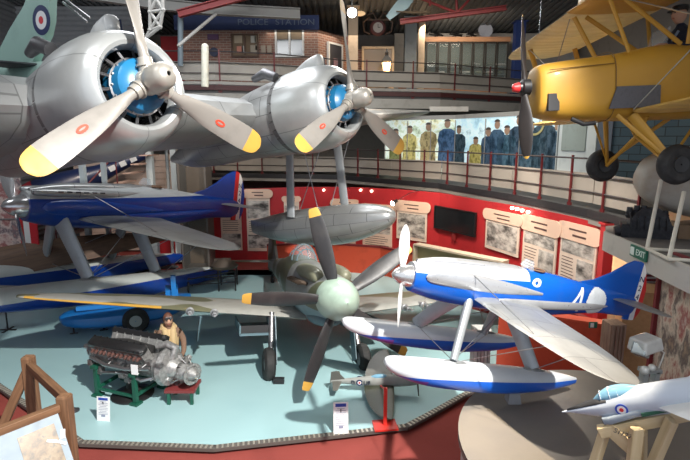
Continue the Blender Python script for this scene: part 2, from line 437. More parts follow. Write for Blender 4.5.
# ================================================================ RACING SEAPLANES
def seaplane(root, blue, silv, near_stern=-6.8, number=None, rudder=None, bow=.5, blue2=None, tipc=None, k=1.1, sepf=1.15, bowf=None, fincol=None, wr=0, ft=-2.05, rb=-3.9, sidem=None, cams=True, scz=0):
    body = MB()
    st = [(-.50, 0, .29, .30, .30), (-.9, 0, .34, .36, .38), (-1.6, 0, .37, .42, .46), (-2.6, 0, .38, .46, .50), (-3.5, 0, .37, .50, .50), (-4.4, .0, .33, .48, .46), (-5.4, .02, .25, .38, .38), (-6.4, .04, .16, .28, .30), (-7.4, .04, .06, .2, .30), (-7.75, .04, .02, .12, .24)]
    st = [(q[0], q[1], q[2]*k, q[3]*k, q[4]*k*(1.12 if q[0] < -4 else 1)) for q in st]
    body.loft(fus_rings(interp(st, 4), 30, 2.3)); body.build('fuselage', blue, root)
    sp = MB(); sp.lathe([(-.5, .295), (-.38, .28), (-.2, .22), (-.06, .12), (0, .02), (.01, .005)], 24); sp.build('spinner', M('polished_silver', (.62, .62, .62), .2, .8), root)
    # cam covers and upper cowling
    for s in (-1, 1):
        c = MB(); c.loft(fus_rings(interp([(-.52, .0, .02, .03, .03), (-.62, .0, .09, .08, .08), (-1.1, .0, .13, .11, .12), (-2.2, -.01, .14, .12, .13), (-2.9, -.02, .10, .10, .10), (-3.5, .05, .03, .03, .03)], 4), 16), T=Matrix.Translation((0, s*.25*k, .30*k+.02)))
        if cams: co = c.build('cam_cover', silv, root)
        for kk in range(6 if cams else 0):
            e = MB(); e.box((-1.15-kk*.22, s*(.25*k+.155), .33*k+.02), (.12, .03, .035)); e.build('exhaust_port', dark, co)
        r = MB(); r.loft(fus_rings(interp([(-2.8, -.24, .01, .02, .02), (-3.0, -.24, .03, .11, .11), (-4.6, -.20, .04, .12, .12), (-6.0, -.12, .03, .09, .09), (-6.5, -.06, .01, .01, .01)], 3), 12), T=Matrix.Translation((0, 0, -.02)) @ Matrix.Rotation(s*math.atan(.07), 4, 'Z') @ Matrix.Translation((0, s*(.62+.33*(k-1)*1.2), 0)))
        r.build('oil_cooler', sidem or silv, root)
        lc = MB(); lc.loft(fus_rings(interp([(-.75, .03, .01, .02, .02), (-.95, .03, .06, .17, .15), (-1.8, .02, .09, .24, .20), (-2.9, -.02, .08, .20, .17), (-3.6, -.03, .06, .12, .10), (-4.2, -.04, .01, .03, .03)], 4), 16), T=Matrix.Translation((0, s*.345*k, -.02+scz)))
        lc.build('side_cowling', sidem or silv, root)
    tc = MB(); tc.loft(fus_rings(interp([(-.6, .30, .08, .05, .05), (-1.4, .42, .15, .08, .1), (-3.0, .46, .18, .09, .1), (-3.5, .46, .15, .09, .1), (-3.75, .45, .08, .05, .06)], 4), 18), T=Matrix.Translation((0, 0, .47*(k-1)))); tc.build('top_cowling', silv, root)
    w = MB(); w.prism([(-3.70, .56*k), (-3.84, .70*k), (-3.90, .69*k), (-3.98, .5)], -.15, .15, 'y'); w.build('windscreen', clear, root)
    ck = MB(); ck.lathe([(.0, .20), (.03, .24), (.06, .20), (.03, .17), (0, .20)], 20, 0, Matrix.Translation((-4.15, 0, .48*k)), axis='z'); ck.build('cockpit_rim', M('brown_leather', (.12, .06, .03), .6), root)
    for s in (-1, 1):
        wg = MB()
        ws = [(-2.2+wr, s*.2, -.28, 1.95+wr, .26), (-2.25+wr*.7, s*1.2, -.32, 1.9+wr*.6, .22), (-2.4+wr*.2, s*2.8, -.37, 1.7, .15), (-2.6, s*3.9, -.41, 1.3, .09), (-2.85, s*4.35, -.43, .85, .05), (-3.15, s*4.55, -.44, .3, .02)]
        wg.loft(wing_rings(interp(ws, 3))); wo = wg.build('wing', silver2, root)
        if tipc:
            t = MB(); t.path([(-2.28, s*1.0, -.31), (-2.45, s*3.0, -.375), (-2.62, s*3.95, -.415)], [.03, .025, .015], 8); t.build('leading_edge_strip', tipc, wo)
        tp = MB(); tp.loft(wing_rings(interp([(-6.75, s*.1, .12, 1.05, .1), (-6.95, s*.8, .12, .85, .07), (-7.2, s*1.25, .12, .5, .04), (-7.4, s*1.4, .12, .15, .02)], 3))); tp.build('tailplane', silver2, root)
        # struts
        for (x0, y0, z0, x1, z1) in ((ft, .22, -.35, -1.6, -1.72), (-3.4, .22, -.38, rb, -1.75)):
            t = MB(); t.path([(x0, s*y0, z0), (x1, s*(1.15 if s > 0 else sepf), z1)], [.24, .19], 14, sq=.5); t.build('float_strut', M('strut_grey', (.40, .43, .45), .4, .3), root)
            t = MB(); t.loft(fus_rings([(x1+.28, 0, .01, .01, .01), (x1+.2, 0, .08, .05, .05), (x1, 0, .1, .07, .05), (x1-.25, 0, .08, .05, .05), (x1-.4, 0, .01, .01, .01)], 14), T=Matrix.Translation((0, s*(1.15 if s > 0 else sepf), z1-.03))); t.build('strut_fairing', silver2, root)
        for (a, b) in (((-2.6, s*3.0, -.40), (-1.6, s*1.15, -1.75)), ((-3.9, s*2.9, -.40), (-3.9, s*1.15, -1.78)), ((-2.5, s*2.6, -.3), (-2.0, s*.3, .38)), ((-1.6, s*1.15, -1.7), (-3.5, 0, -.5)), ((-1.5, s*1.15, -1.72), (-3.9, -s*1.15, -1.75)) if s > 0 else ((-1.6, s*1.15, -1.72), (-1.6, -s*1.15, -1.72))):
            t = MB(); t.tube(a, b, .011, .011, 6); t.build('bracing_wire', steel, root)
        # float
        L = near_stern
        fs = [(bow+.12, -1.86, .07, .05, .05), (bow+.06, -1.87, .15, .11, .12), (bow-.12, -1.90, .24, .17, .21), (bow-.6, -1.97, .32, .24, .30), (-1.2, -2.02, .35, .29, .36), (-2.4, -2.04, .36, .29, .40), (-3.3, -2.04, .34, .28, .38), ((L-3.3)/2, -2.02, .27, .24, .28), (L+.4, -2.0, .14, .17, .18), (L, -1.98, .04, .08, .08)]
        if s < 0 and bowf: fs = [(q[0]+(bowf-bow)*max(0, (q[0]+2.5)/2.5), )+q[1:] for q in fs]
        fb = MB(); fb.loft(fus_rings(interp(fs, 4), 26, 2.5), T=Matrix.Translation((0, s*(1.15 if s > 0 else sepf), 0)))
        fb.build('float', blue2, root)
    # tail
    fin = MB()
    poly = [(-5.4, .40), (-6.1, .58), (-6.6, .84), (-7.05, 1.16), (-7.32, 1.30), (-7.42, 1.30), (-7.42, -.25), (-7.0, -.2), (-6.0, .1)]
    fin.prism(poly, -.045, .045, 'y'); fin.build('fin', fincol or blue, root)
    rp = [(-7.43, 1.17), (-7.62, 1.14), (-7.80, .9), (-7.95, .4), (-7.98, 0), (-7.9, -.3), (-7.7, -.45), (-7.43, -.40)]
    rd = MB(); n = 3
    # rudder stripes as three strips of the rudder's own skin
    def cl(x0, x1):
        top = []; 
        xs = [x0+(x1-x0)*i/4 for i in range(5)]
        def zt(x): return 1.30-.9*max(0, (-7.55-x))/.42*max(0, (-7.55-x))/.42*.9-.02 if x < -7.55 else 1.30
        def zb(x): return -.47+.35*(max(0, -7.75-x)/.23)**2
        return [(x, zt(x)) for x in xs]+[(x, zb(x)) for x in reversed(xs)]
    for i, (x0, x1) in enumerate(((-7.43, -7.62), (-7.62, -7.80), (-7.80, -7.97))):
        rd.prism(cl(x0, x1), -.032+.006*i, .032-.006*i, 'y', rudder[i])
    rd.build('rudder', [fincol or blue, white, red], root)
    tx = M('registration_navy', (.02, .03, .10), .5)
    t0 = TXT((-7.715, .038, .42), (0.05, 0, -1), (1, 0, 0)) if False else None
    for i, ch in enumerate('N248'):
        text('registration_letter', ch, .24, tx, root, TXT((-7.71, .034, .78-.27*i), (-1, 0, 0), (0, 0, 1)), .003)
    if number:
        disc_m = MB(); disc_m.loft([[(-6.02+.30*rr*math.cos(2*PI*k/24), .155+.05*(1) + (0), .09+.27*rr*math.sin(2*PI*k/24)) for k in range(24)] for rr in (1, .98)])
    return root
def propeller2(root, ang, m):
    for k in range(2):
        b = MB(); blade(b, [(.05, .12, .10, 0), (.2, .14, .09, 30), (.5, .27, .05, 40), (.85, .31, .035, 38), (1.15, .24, .02, 34), (1.32, .06, .01, 30)], Matrix.Translation((-.28, 0, 0)) @ rotx(ang+180*k))
        b.build('propeller_blade', m, root)
blueL = Msplit('deep_blue_gloss', (.003, .035, .24), (.42, .44, .44), [(.035, 0, 1, .20)], .28, 0, .3, .3, 3)
S6L = empty('racing_seaplane', loc=(-8.26, 11.92, 2.99), yaw=-124.3, pitch=6.5, roll=-3.7)
tag(S6L, 'dark blue and silver racing seaplane on twin floats below the flying boat engine', 'seaplane')
fbL = Msplit('float_silver_over_blue', (.48, .52, .50), (.003, .04, .26), [(-.03, 0, -1, 2.00)], .35, 0, .2, .2, 2.5)
seaplane(S6L, blueL, silver, -6.4, None, [2, 1, 0], .9, fbL, None, 1.24, 1.15, None, M('deep_blue_fin', (.004, .045, .28), .28, 0, .2, 3, coat=.3), .6, -1.3, -3.6, M('deep_blue_fin', (.004, .045, .28)))
propeller2(S6L, 35, M('polished_silver', (.62, .62, .62), .2, .8))
blueR = Msplit('bright_blue_silver_nose', (.004, .085, .42), (.50, .51, .53), [(.05, 0, 1, .17), (1, 0, 0, -3.75)], .22, 0, .4, .1, 3)
blueRf = M('bright_blue_gloss', (.004, .085, .42), .22, 0, .15, 3, coat=.4)
silR = M('satin_silver_paint', (.50, .51, .53), .28, .6, .25, 3, coat=.3)
S6R = empty('racing_seaplane', loc=(.535, 5.54, 3.045), yaw=-166.0, pitch=10.8, roll=-1.4, scale=.45)
tag(S6R, 'bright blue and silver model racing seaplane with white number 4, standing over the round plinth', 'model seaplane')
fbR = Msplit('float_white_over_blue', (.58, .61, .64), (.01, .10, .50), [(-.03, 0, -1, 2.10)], .3, 0, .4, .1, 3, (.16, .05, .30), [(-.03, 0, -1, 2.18), (1, 0, 0, -.9)])
seaplane(S6R, blueR, silR, -5.3, None, [0, 1, 2], .06, fbR, None, 1.25, 1.33, .48, blueRf, 0, -2.2, -3.9, None, False, .13)
propeller2(S6R, 20, M('white_propeller', (.75, .75, .74), .3))
# number 4 and its white blob, on the port side skin
num = M('number_white', (.72, .76, .78), .4)
def skin_y(x, z, st=((-3.5, 0, .4625, .625, .625), (-4.4, .0, .4125, .60, .644), (-5.4, .02, .3125, .475, .532), (-6.4, .04, .20, .35, .42), (-7.4, .04, .075, .25, .42))):
    for a, b in zip(st[:-1], st[1:]):
        if b[0] <= x <= a[0]:
            t = (a[0]-x)/(a[0]-b[0]); q = [p+(r-p)*t for p, r in zip(a, b)]
            h = min(.98, abs(z-q[1])/(q[3] if z > q[1] else q[4]))
            return q[2]*(1-h**2.3)**(1/2.3)
    return .1
def decal(name, pts, tris, m, root):
    mb = MB(); vs = [(x, skin_y(x, z)+.012, z) for x, z in pts]; mb.add(vs, tris); return mb.build(name, m, root)
def grid_decal(name, x0, x1, z0, z1, inside, m, root, n=36):
    pts = []; idx = {}; fs = []
    def g(i, j):
        if (i, j) not in idx: idx[(i, j)] = len(pts); pts.append((x0+(x1-x0)*i/n, z0+(z1-z0)*j/n))
        return idx[(i, j)]
    for i in range(n):
        for j in range(n):
            cx, cz = x0+(x1-x0)*(i+.5)/n, z0+(z1-z0)*(j+.5)/n
            if inside(cx, cz): fs.append((g(i, j), g(i+1, j), g(i+1, j+1), g(i, j+1)))
    return decal(name, pts, fs, m, root)
grid_decal('tail_disc', -6.55, -5.75, -.42, .42, lambda x, z: ((x+6.14)/.36)**2+((z-.0)/.40)**2 < 1, num, S6R)
def four(x, z):
    u = -(x+5.27)/.42; v = (z+.33)/.68
    if not (0 <= u <= 1 and 0 <= v <= 1): return False
    ln = .36+u/.60*.64
    return (.58 < u < .80) or (.20 < v < .36) or (u < .60 and ln-.24 < v <= ln and v > .2)
def four_old(x, z):
    u = -(x+5.27)/.42; v = (z+.33)/.68       # u to the right as seen from port (aft)
    if not (0 <= u <= 1 and 0 <= v <= 1): return False
    return (.62 < u < .84) or (.20 < v < .36) or (abs((1-v)*.9-(.70-u)*1.15+(-.03)) < .13 and v > .2 and u < .75)
grid_decal('number_4', -5.72, -5.26, -.36, .36, four, num, S6R)
rg = MB(); rg.lathe([(0, .09), (.02, .14), (.04, .09), (.02, .05), (0, .09)], 18, 0, Matrix.Translation((-3.95, .385, .34)) @ Matrix.Rotation(PI/2, 4, 'Z')); rg.build('filler_ring', num, S6R)

# ================================================================ FIGHTER with five-blade propeller
SPF = empty('fighter_aeroplane', loc=(-.125, 8.25, 1.856), yaw=-73.5, pitch=10.4, roll=-3.9)
tag(SPF, 'camouflaged fighter aeroplane with pale green spinner and five black propeller blades', 'aircraft')
def Mcamo(name, g, b_, belly, zs, rough=.45):
    m, nt, b = base_mat(name, rough); co = ocoord(nt)
    f = noise(nt, co, .75, 1, .3)
    cr = _n(nt, 'ShaderNodeMath', operation='GREATER_THAN'); cr.inputs[1].default_value = .5; nt.links.new(f, cr.inputs[0])
    c = mixc(nt, cr.outputs[0], g, b_)
    sp = _n(nt, 'ShaderNodeSeparateXYZ'); nt.links.new(co, sp.inputs[0])
    lt = _n(nt, 'ShaderNodeMath', operation='LESS_THAN'); lt.inputs[1].default_value = zs; nt.links.new(sp.outputs['Z'], lt.inputs[0])
    c = mixc(nt, lt.outputs[0], c, belly)
    k = _n(nt, 'ShaderNodeMath', operation='MULTIPLY'); k.inputs[1].default_value = .35; nt.links.new(ramp(nt, noise(nt, co, 3, 6), .45, .8), k.inputs[0])
    c = mixc(nt, k.outputs[0], c, (.07, .065, .055))
    nt.links.new(c, b.inputs['Base Color']); MC[name] = m; return m
camo = Mcamo('camouflage_grey_green', (.24, .25, .24), (.10, .11, .06), (.22, .32, .36), -.22)
camow = Mcamo('camouflage_wing', (.36, .36, .33), (.15, .15, .09), (.36, .36, .33), -9)
sky = M('pale_green_spinner', (.38, .50, .41), .35, 0, .3, 3, coat=.2)
mb = MB()
st = [(-.08, 0, .36, .36, .36), (-.6, 0, .40, .42, .44), (-1.4, 0, .42, .48, .56), (-2.3, .02, .43, .55, .62), (-3.0, .03, .42, .60, .60), (-3.9, .05, .38, .58, .52), (-5.2, .10, .29, .40, .40), (-6.8, .14, .18, .26, .28), (-8.2, .18, .09, .16, .18), (-8.8, .2, .03, .1, .1)]
mb.loft(fus_rings(interp(st, 4), 32, 2.15)); mb.build('fuselage', camo, SPF)
mb = MB(); mb.lathe([(-.10, .375), (.0, .375), (.16, .345), (.34, .27), (.48, .17), (.57, .07), (.60, .01)], 32); mb.build('spinner', sky, SPF)
pr = empty('propeller', parent=SPF)
bst = [(.30, .16, .13, -40), (.45, .24, .09, -38), (.8, .30, .055, -33), (1.15, .29, .035, -28), (1.4, .24, .022, -25), (1.58, .18, .014, -23), (1.62, .12, .01, -23)]
for k in range(5):
    b = MB(); blade(b, bst, rotx(16.5-72*k), 1.50)
    b.build('blade', [M('charcoal_blade', (.03, .03, .032), .42, 0, .5, 3, col2=(.07, .065, .06)), yellow_tip], pr)
for s in (-1, 1):
    r = MB(); r.loft(fus_rings(interp([(-.35, .0, .03, .03, .03), (-.45, .0, .12, .12, .12), (-1.0, .03, .16, .15, .15), (-1.7, .03, .14, .14, .14), (-2.3, .03, .03, .04, .04)], 4), 18), T=Matrix.Translation((0, s*.26, .36)))
    r.build('engine_blister', M('cowling_olive', (.19, .19, .13), .4, .1), SPF)
    for k in range(6):
        e = MB(); e.path([(-.75-.22*k, s*.38, .20), (-.80-.22*k, s*.46, .22), (-.90-.22*k, s*.52, .20)], [.035, .04, .036], 8); e.build('exhaust_stub', M('rusty_exhaust', (.10, .07, .05), .6, .5), SPF)
    # wing
    W = MB(); ws = []
    for i in range(15):
        t = i/14; y = 5.5*math.sin(t*PI/2) if t < 1 else 5.5
        c = 2.55*math.sqrt(max(0, 1-(y/5.56)**2))
        ws.append((-1.85-.42*(1-c/2.55), s*(y*.985+.1 if i else .15), -.62+.092*y, max(c, .12), .33*(1-.75*y/5.5)))
    ym = 5.5
    W.loft(wing_rings(ws), 0, None, (1, 1), lambda c: 1 if (abs(c.y) > 2.75 and c.x > -1.85-.42*(1-math.sqrt(max(0, 1-(c.y/5.56)**2)))-.07 and abs(c.y) < 5.4) else 0)
    wo = W.build('wing', [camow, yellow_tip], SPF)
    for yy in (2.0, 2.45):
        g = MB(); z = -.62+.092*yy
        g.tube((-2.0, s*yy, z), (-1.55, s*yy, z), .055, .04, 12); g.tube((-1.55, s*yy, z), (-1.35, s*yy, z), .022, .022, 10); g.lathe([(-1.80, .04), (-1.80, .075), (-1.74, .08), (-1.72, .05)], 14, 0, Matrix.Translation((0, s*yy, z)))
        g.build('cannon', M('cannon_grey', (.33, .34, .35), .35, .5), SPF)
    rd_ = MB()
    T = Matrix.Translation((-2.05, s*1.15, -.74))
    rd_.box((-.35, 0, -.10), (1.3, .72, .045), 0, T @ Matrix.Translation((0, 0, -.05))); rd_.box((-.35, .35, -.06), (1.3, .03, .18), 0, T); rd_.box((-.35, -.35, -.06), (1.3, .03, .18), 0, T)
    rr = rd_.build('underwing_radiator', M('belly_blue', (.11, .18, .21), .5), SPF)
    m2 = MB(); m2.box((.22, 0, -.06), (.05, .66, .16), 0, T); m2.build('radiator_matrix', dark, rr)
    # landing gear
    y0, y1 = s*.86, s*.90
    lg = MB(); lg.tube((-1.95, y0, -.5), (-1.62, y1, -1.15), .065, .06, 12); lg.tube((-1.62, y1, -1.12), (-1.50, y1, -1.42), .042, .042, 12)
    lg.tube((-1.50, y1+s*.0, -1.42), (-1.50, y1+s*.10, -1.43), .035, .035, 10)
    lgo = lg.build('landing_gear_leg', steel, SPF)
    d = MB(); Td = frame((-1.72, y1-s*.09, -1.02), (.33, 0, -.92), z=(0, 1, 0)); d.box((0, 0, 0), (.95, .30, .018), 0, Td); d.build('gear_door', M('belly_blue', (.11, .18, .21), .5), SPF)
    wh = MB(); Tw = Matrix.Translation((-1.50, y1+s*.06, -1.43)) @ Matrix.Rotation(PI/2, 4, 'Z') @ Matrix.Scale(1.1, 4)
    wh.lathe([(-.085, .12), (-.10, .19), (-.095, .24), (-.06, .285), (0, .30), (.06, .285), (.095, .24), (.10, .19), (.085, .12), (-.085, .12)], 30, 0, Tw)
    who = wh.build('wheel', rubber, SPF)
    hb = MB(); hb.lathe([(-.07, .01), (-.075, .13), (.075, .13), (.07, .01)], 20, 0, Tw); hb.build('wheel_hub', silver, who)
    tp = MB(); tp.loft(wing_rings(interp([(-7.6, s*.08, .26, 1.0, .10), (-7.75, s*.9, .26, .85, .08), (-7.95, s*1.4, .26, .55, .05), (-8.2, s*1.6, .26, .15, .02)], 3))); tp.build('tailplane', camow, SPF)
mb = MB(); mb.path([(-1.75, -2.25, -.50), (-1.80, -2.28, -.75), (-1.95, -2.3, -1.0)], [.05, .04, .02], 10, sq=.5); mb.build('hanging_bracket', M('belly_blue', (.11, .18, .21), .5), SPF)
mb = MB(); mb.loft(fus_rings(interp([(-.25, -.42, .05, .05, .05), (-.5, -.42, .24, .14, .14), (-1.4, -.50, .24, .14, .16), (-2.2, -.52, .08, .08, .08)], 3), 20)); mb.build('chin_intake', M('belly_blue', (.11, .18, .21), .5), SPF)
mb = MB(); mb.loft(fus_rings(interp([(-2.35, .50, .04, .03, .02), (-2.6, .52, .22, .25, .05), (-2.95, .55, .27, .36, .05), (-3.4, .55, .25, .34, .05), (-3.9, .56, .16, .2, .05), (-4.3, .58, .03, .03, .02)], 4), 22)); cn = mb.build('canopy', clear, SPF)
mb = MB()
for x, w, h in ((-2.62, .225, .26), (-2.95, .275, .365), (-3.9, .17, .21)):
    pts = [(x, w*math.cos(PI*k/12), .53+h*math.sin(PI*k/12)) for k in range(13)]; mb.path(pts, .014, 6)
mb.path([(-2.36, 0, .53), (-2.62, 0, .79), (-2.95, 0, .895), (-3.9, 0, .74)], .012, 6); mb.build('canopy_frame', M('belly_blue', (.11, .18, .21), .5), cn)
mb = MB(); mb.prism([(-7.0, .36), (-7.7, 1.0), (-8.1, 1.25), (-8.5, 1.2), (-8.85, .7), (-8.85, 0), (-8.5, -.1), (-7.9, .1)], -.04, .04, 'y'); mb.build('fin', camo, SPF)
mb = MB(); mb.tube((-8.0, 0, .1), (-7.95, 0, -.30), .035); mb.lathe([(-.05, .04), (-.05, .11), (0, .13), (.05, .11), (.05, .04)], 18, 0, Matrix.Translation((-7.95, 0, -.34)) @ Matrix.Rotation(PI/2, 4, 'Z')); mb.build('tail_wheel', rubber, SPF)

# ================================================================ YELLOW BIPLANE
yel = M('yellow_fabric', (.50, .27, .03), .5, 0, .35, 2.2, col2=(.42, .22, .03), coat=.1)
def Mribs(name, col, pitch):
    m, nt, b = base_mat(name, .55); co = ocoord(nt)
    w = _n(nt, 'ShaderNodeTexWave'); w.wave_type = 'BANDS'; w.bands_direction = 'Y'; w.inputs['Scale'].default_value = pitch; w.inputs['Distortion'].default_value = 0
    nt.links.new(co, w.inputs['Vector'])
    c = mixc(nt, ramp(nt, noise(nt, co, 2), .4, .8), col, tuple(x*.75 for x in col)); nt.links.new(c, b.inputs['Base Color'])
    bumpn(nt, b, w.outputs['Fac'], .6, .03); MC[name] = m; return m
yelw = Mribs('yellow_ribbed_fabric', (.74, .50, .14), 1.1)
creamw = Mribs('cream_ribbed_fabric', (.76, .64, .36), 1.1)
TM = empty('biplane', loc=(2.45, 7.06, 5.255), yaw=-175.4, pitch=-2.2, roll=3.3)
tag(TM, 'yellow biplane hung from the roof with fixed wheels and an open cockpit', 'aircraft')
mb = MB()
st = [(-.12, -.05, .20, .26, .30, 3), (-.18, -.05, .26, .33, .36, 3), (-.5, -.05, .33, .37, .42, 3.2), (-1.2, -.03, .36, .42, .46, 3.4), (-1.9, 0, .38, .50, .50, 3.2), (-2.6, 0, .38, .50, .50, 3), (-3.6, .02, .36, .48, .46, 3), (-5, .05, .26, .34, .32, 3), (-6.8, .1, .06, .2, .15, 2.5)]
mb.loft(fus_rings(interp(st, 3), 32)); mb.build('fuselage', yel, TM)
mb = MB()
for x in (-1.06, -1.07):
    rg_ = fus_rings([(x, -.03, .372, .437, .472, 3.4)], 32)[0]
mb.path(rg_+[rg_[0]], .006, 5); mb.path([(-.2, .30, .17), (-1.05, .36, .22)], .006, 5); mb.build('cowling_seam', M('dark_yellow_seam', (.16, .09, .02), .6), TM)
mb = MB(); mb.box((-.27, .265, -.24), (.15, .06, .22)); mb.build('air_intake', dark, TM)
mb = MB(); wq = [(-.98, .362, -.36), (-1.66, .392, -.36), (-1.66, .392, -.08), (-1.08, .37, -.08)]; mb.add(wq+[(a, b+.018, c) for a, b, c in wq], [(0, 1, 2, 3), (4, 5, 6, 7), (0, 1, 5, 4), (1, 2, 6, 5), (2, 3, 7, 6), (3, 0, 4, 7)]); mb.build('walkway_panel', M('walkway_grey', (.11, .11, .12), .7, 0, .4, 20), TM)
pp = empty('propeller', parent=TM)
for k in range(2):
    b = MB(); blade(b, [(.0, .10, .09, 0), (.12, .10, .08, -20), (.4, .20, .05, -40), (.7, .21, .035, -34), (.9, .14, .02, -28), (.97, .04, .012, -20)], rotx(4+180*k), .92)
    b.build('blade', [M('dark_wood_blade', (.02, .016, .015), .5), yellow_tip], pp)
mb = MB(); mb.lathe([(-.06, .11), (.04, .11), (.05, .07), (.1, .06), (.12, .02)], 20); mb.build('propeller_hub', black, pp)
mb = MB(); mb.lathe([(.05, .05), (.09, .07), (.16, .05), (.18, .01)], 16); mb.build('red_hub_cap', red, pp)
# wings
for s in (-1, 1):
    sw = .16
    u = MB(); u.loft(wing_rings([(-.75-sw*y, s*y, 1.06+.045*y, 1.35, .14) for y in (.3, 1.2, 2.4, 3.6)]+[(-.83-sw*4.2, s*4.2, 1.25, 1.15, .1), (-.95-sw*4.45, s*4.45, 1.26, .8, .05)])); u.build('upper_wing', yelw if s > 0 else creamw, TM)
    l = MB(); l.loft(wing_rings([(-1.25-sw*y, s*y, -.42+.05*y, 1.35, .14) for y in (.36, 1.2, 2.4, 3.6)]+[(-1.33-sw*4.2, s*4.2, -.21, 1.15, .1), (-1.45-sw*4.4, s*4.4, -.2, .8, .05)])); l.build('lower_wing', yelw, TM)
    for x in (-.95, -1.85):
        t = MB(); t.path([(x-.5, s*3.0, 1.15), (x-.95, s*3.0, -.22)], [.05, .05], 10, sq=.5); t.build('interplane_strut', yel, TM)
    for a, b in (((-1.25, s*.35, .36), (-.92, s*.42, 1.02)), ((-1.95, s*.36, .44), (-1.10, s*.42, 1.02)), ((-2.05, s*.36, .44), (-2.05, s*.45, 1.02))):
        t = MB(); t.path([a, b], [.032, .032], 10, sq=.6); t.build('cabane_strut', yel, TM)
    for a, b in (((-1.3, s*.4, -.38), (-1.4, s*2.9, 1.12)), ((-.9, s*.5, 1.02), (-1.6, s*2.9, -.25))):
        t = MB(); t.tube(a, b, .008, .008, 6); t.build('flying_wire', steel, TM)
    # undercarriage
    hubp = Vector((-1.62, s*.80, -1.12))
    for a, r in (((-1.35, s*.30, -.45), .075), ((-2.35, s*.30, -.45), .032), ((-1.15, s*.28, -.44), .030)):
        t = MB(); t.path([a, hubp+Vector((0, -s*.12, .05))], [r, r*.7], 10, sq=.5); t.build('undercarriage_leg', yel, TM)
    t = MB(); t.path([hubp+Vector((0, -s*.12, 0)), (-1.62, 0, -.72), (-1.62, -s*.22, -.46)], [.028, .028, .028], 10); t.build('axle_strut', yel, TM)
    wh = MB(); Tw = Matrix.Translation(hubp) @ Matrix.Rotation(PI/2, 4, 'Z')
    wh.lathe([(-.07, .09), (-.095, .15), (-.09, .20), (-.055, .24), (0, .255), (.055, .24), (.09, .20), (.095, .15), (.07, .09), (-.07, .09)], 30, 0, Tw); who = wh.build('wheel', rubber, TM)
    hb = MB(); hb.lathe([(-.08, .01), (-.085, .10), (.085, .10), (.08, .01)], 20, 0, Tw); hb.build('wheel_hub', M('hub_black', (.03, .03, .03), .4), who)
mb = MB(); mb.loft(wing_rings([(-.75, y, 1.06, 1.35, .14) for y in (-.32, 0, .32)])); mb.build('wing_centre_section', yel, TM)
mb = MB(); mb.loft(fus_rings(interp([(-.85, 1.15, .1, .04, .04), (-.95, 1.15, .28, .09, .06), (-1.7, 1.15, .28, .09, .06), (-1.9, 1.15, .1, .03, .03)], 3), 18, 3)); mb.build('fuel_tank', yel, TM)
for x in (-2.2, -3.0):
    mb = MB(); mb.lathe([(0, .24), (.03, .27), (.05, .24), (.02, .22), (0, .24)], 22, 0, Matrix.Translation((x, 0, .47)) @ Matrix.Diagonal((1.2, 1, 1, 1)), axis='z'); mb.build('cockpit_rim', black, TM)
mb = MB(); mb.prism([(-1.85, .50), (-1.93, .72), (-1.96, .72), (-1.91, .5)], -.16, .16, 'y'); mb.build('windscreen', clear, TM)
mb = MB(); mb.path([(-.55, .22, -.46), (-.7, .26, -.54), (-.85, .28, -.53)], [.03, .03, .03], 10); mb.build('exhaust_pipe', dark, TM)
for x, y in ((-.95, 2.2), (-.95, -2.2), (-3.6, 0)):
    a = TM.matrix_basis @ Vector((x-.3, y, 1.22 if y else .5)); L = 10.6-a.z
    mb = MB(); mb.tube(TM.matrix_basis.inverted() @ a, TM.matrix_basis.inverted() @ (a+Vector((0, 0, L-.35))), .008, .008, 6); mb.build('hanging_cable', steeld, TM)

# ================================================================ JET MODEL
def seg(p, q, t): return Vector(p)+(Vector(q)-Vector(p))*t
nose = at(562, 412, Y=3.55)
tailp = at(735, 388, Y=3.05)
ax = (nose-tailp).normalized()
JET = empty('model_jet', scale=.76, loc=nose, yaw=math.degrees(math.atan2(ax.y, ax.x)), pitch=math.degrees(math.asin(ax.z)))
tag(JET, 'pale grey model jet aircraft with black nose top and roundel on a wooden trestle', 'model aircraft')
jg = M('model_jet_grey', (.52, .58, .66), .35, 0, .2, 3, coat=.2)
mb = MB()
st = [(0, 0, .004, .004, .004), (-.10, .005, .024, .018, .026), (-.26, .01, .06, .05, .08), (-.38, .015, .085, .07, .115), (-.52, .02, .10, .10, .145), (-.72, .02, .12, .13, .165), (-1.1, .02, .13, .13, .16), (-1.6, .02, .12, .12, .14), (-2.1, .02, .08, .08, .1)]
mb.loft(fus_rings(interp(st, 4), 28)); mb.build('fuselage', jg, JET)
mb = MB(); rr_ = []
for x, zc, w, u in ((-.06, .005, .016, .014), (-.2, .008, .042, .036), (-.34, .012, .068, .058), (-.45, .015, .082, .074)):
    rr_.append([(x, w*1.14*math.cos(PI*(.18+.64*k/10)), zc+u*1.30*math.sin(PI*(.18+.64*k/10))) for k in range(11)])
vs = [p for r in rr_ for p in r]; fs = [(i*11+j, i*11+j+1, (i+1)*11+j+1, (i+1)*11+j) for i in range(3) for j in range(10)]
mb.add(vs, fs); o = mb.build('anti_glare_panel', M('matt_black', (.02, .02, .022), .6), JET); sm = o.modifiers.new('s', 'SOLIDIFY'); sm.thickness = .002; sm.offset = 1
mb = MB(); JS = Matrix.Translation((.09, 0, .0))
mb.loft(T=JS, rings=fus_rings(interp([(-.42, .075, .01, .01, .01), (-.50, .09, .055, .055, .03), (-.60, .10, .07, .085, .03), (-.72, .11, .065, .075, .03), (-.84, .12, .02, .03, .02)], 4), 20)); cn = mb.build('canopy', M('canopy_light_blue', (.20, .42, .58), .12, 0, .1, coat=.6), JET)
mb = MB()
for x, w, h in ((-.50, .057, .058), (-.585, .07, .085), (-.66, .07, .086), (-.74, .06, .07)):
    mb.path([(x+.09, w*math.cos(PI*k/10)*1.02, .095+h*math.sin(PI*k/10)*1.02) for k in range(11)], .004, 5)
mb.build('canopy_frame', jg, cn)
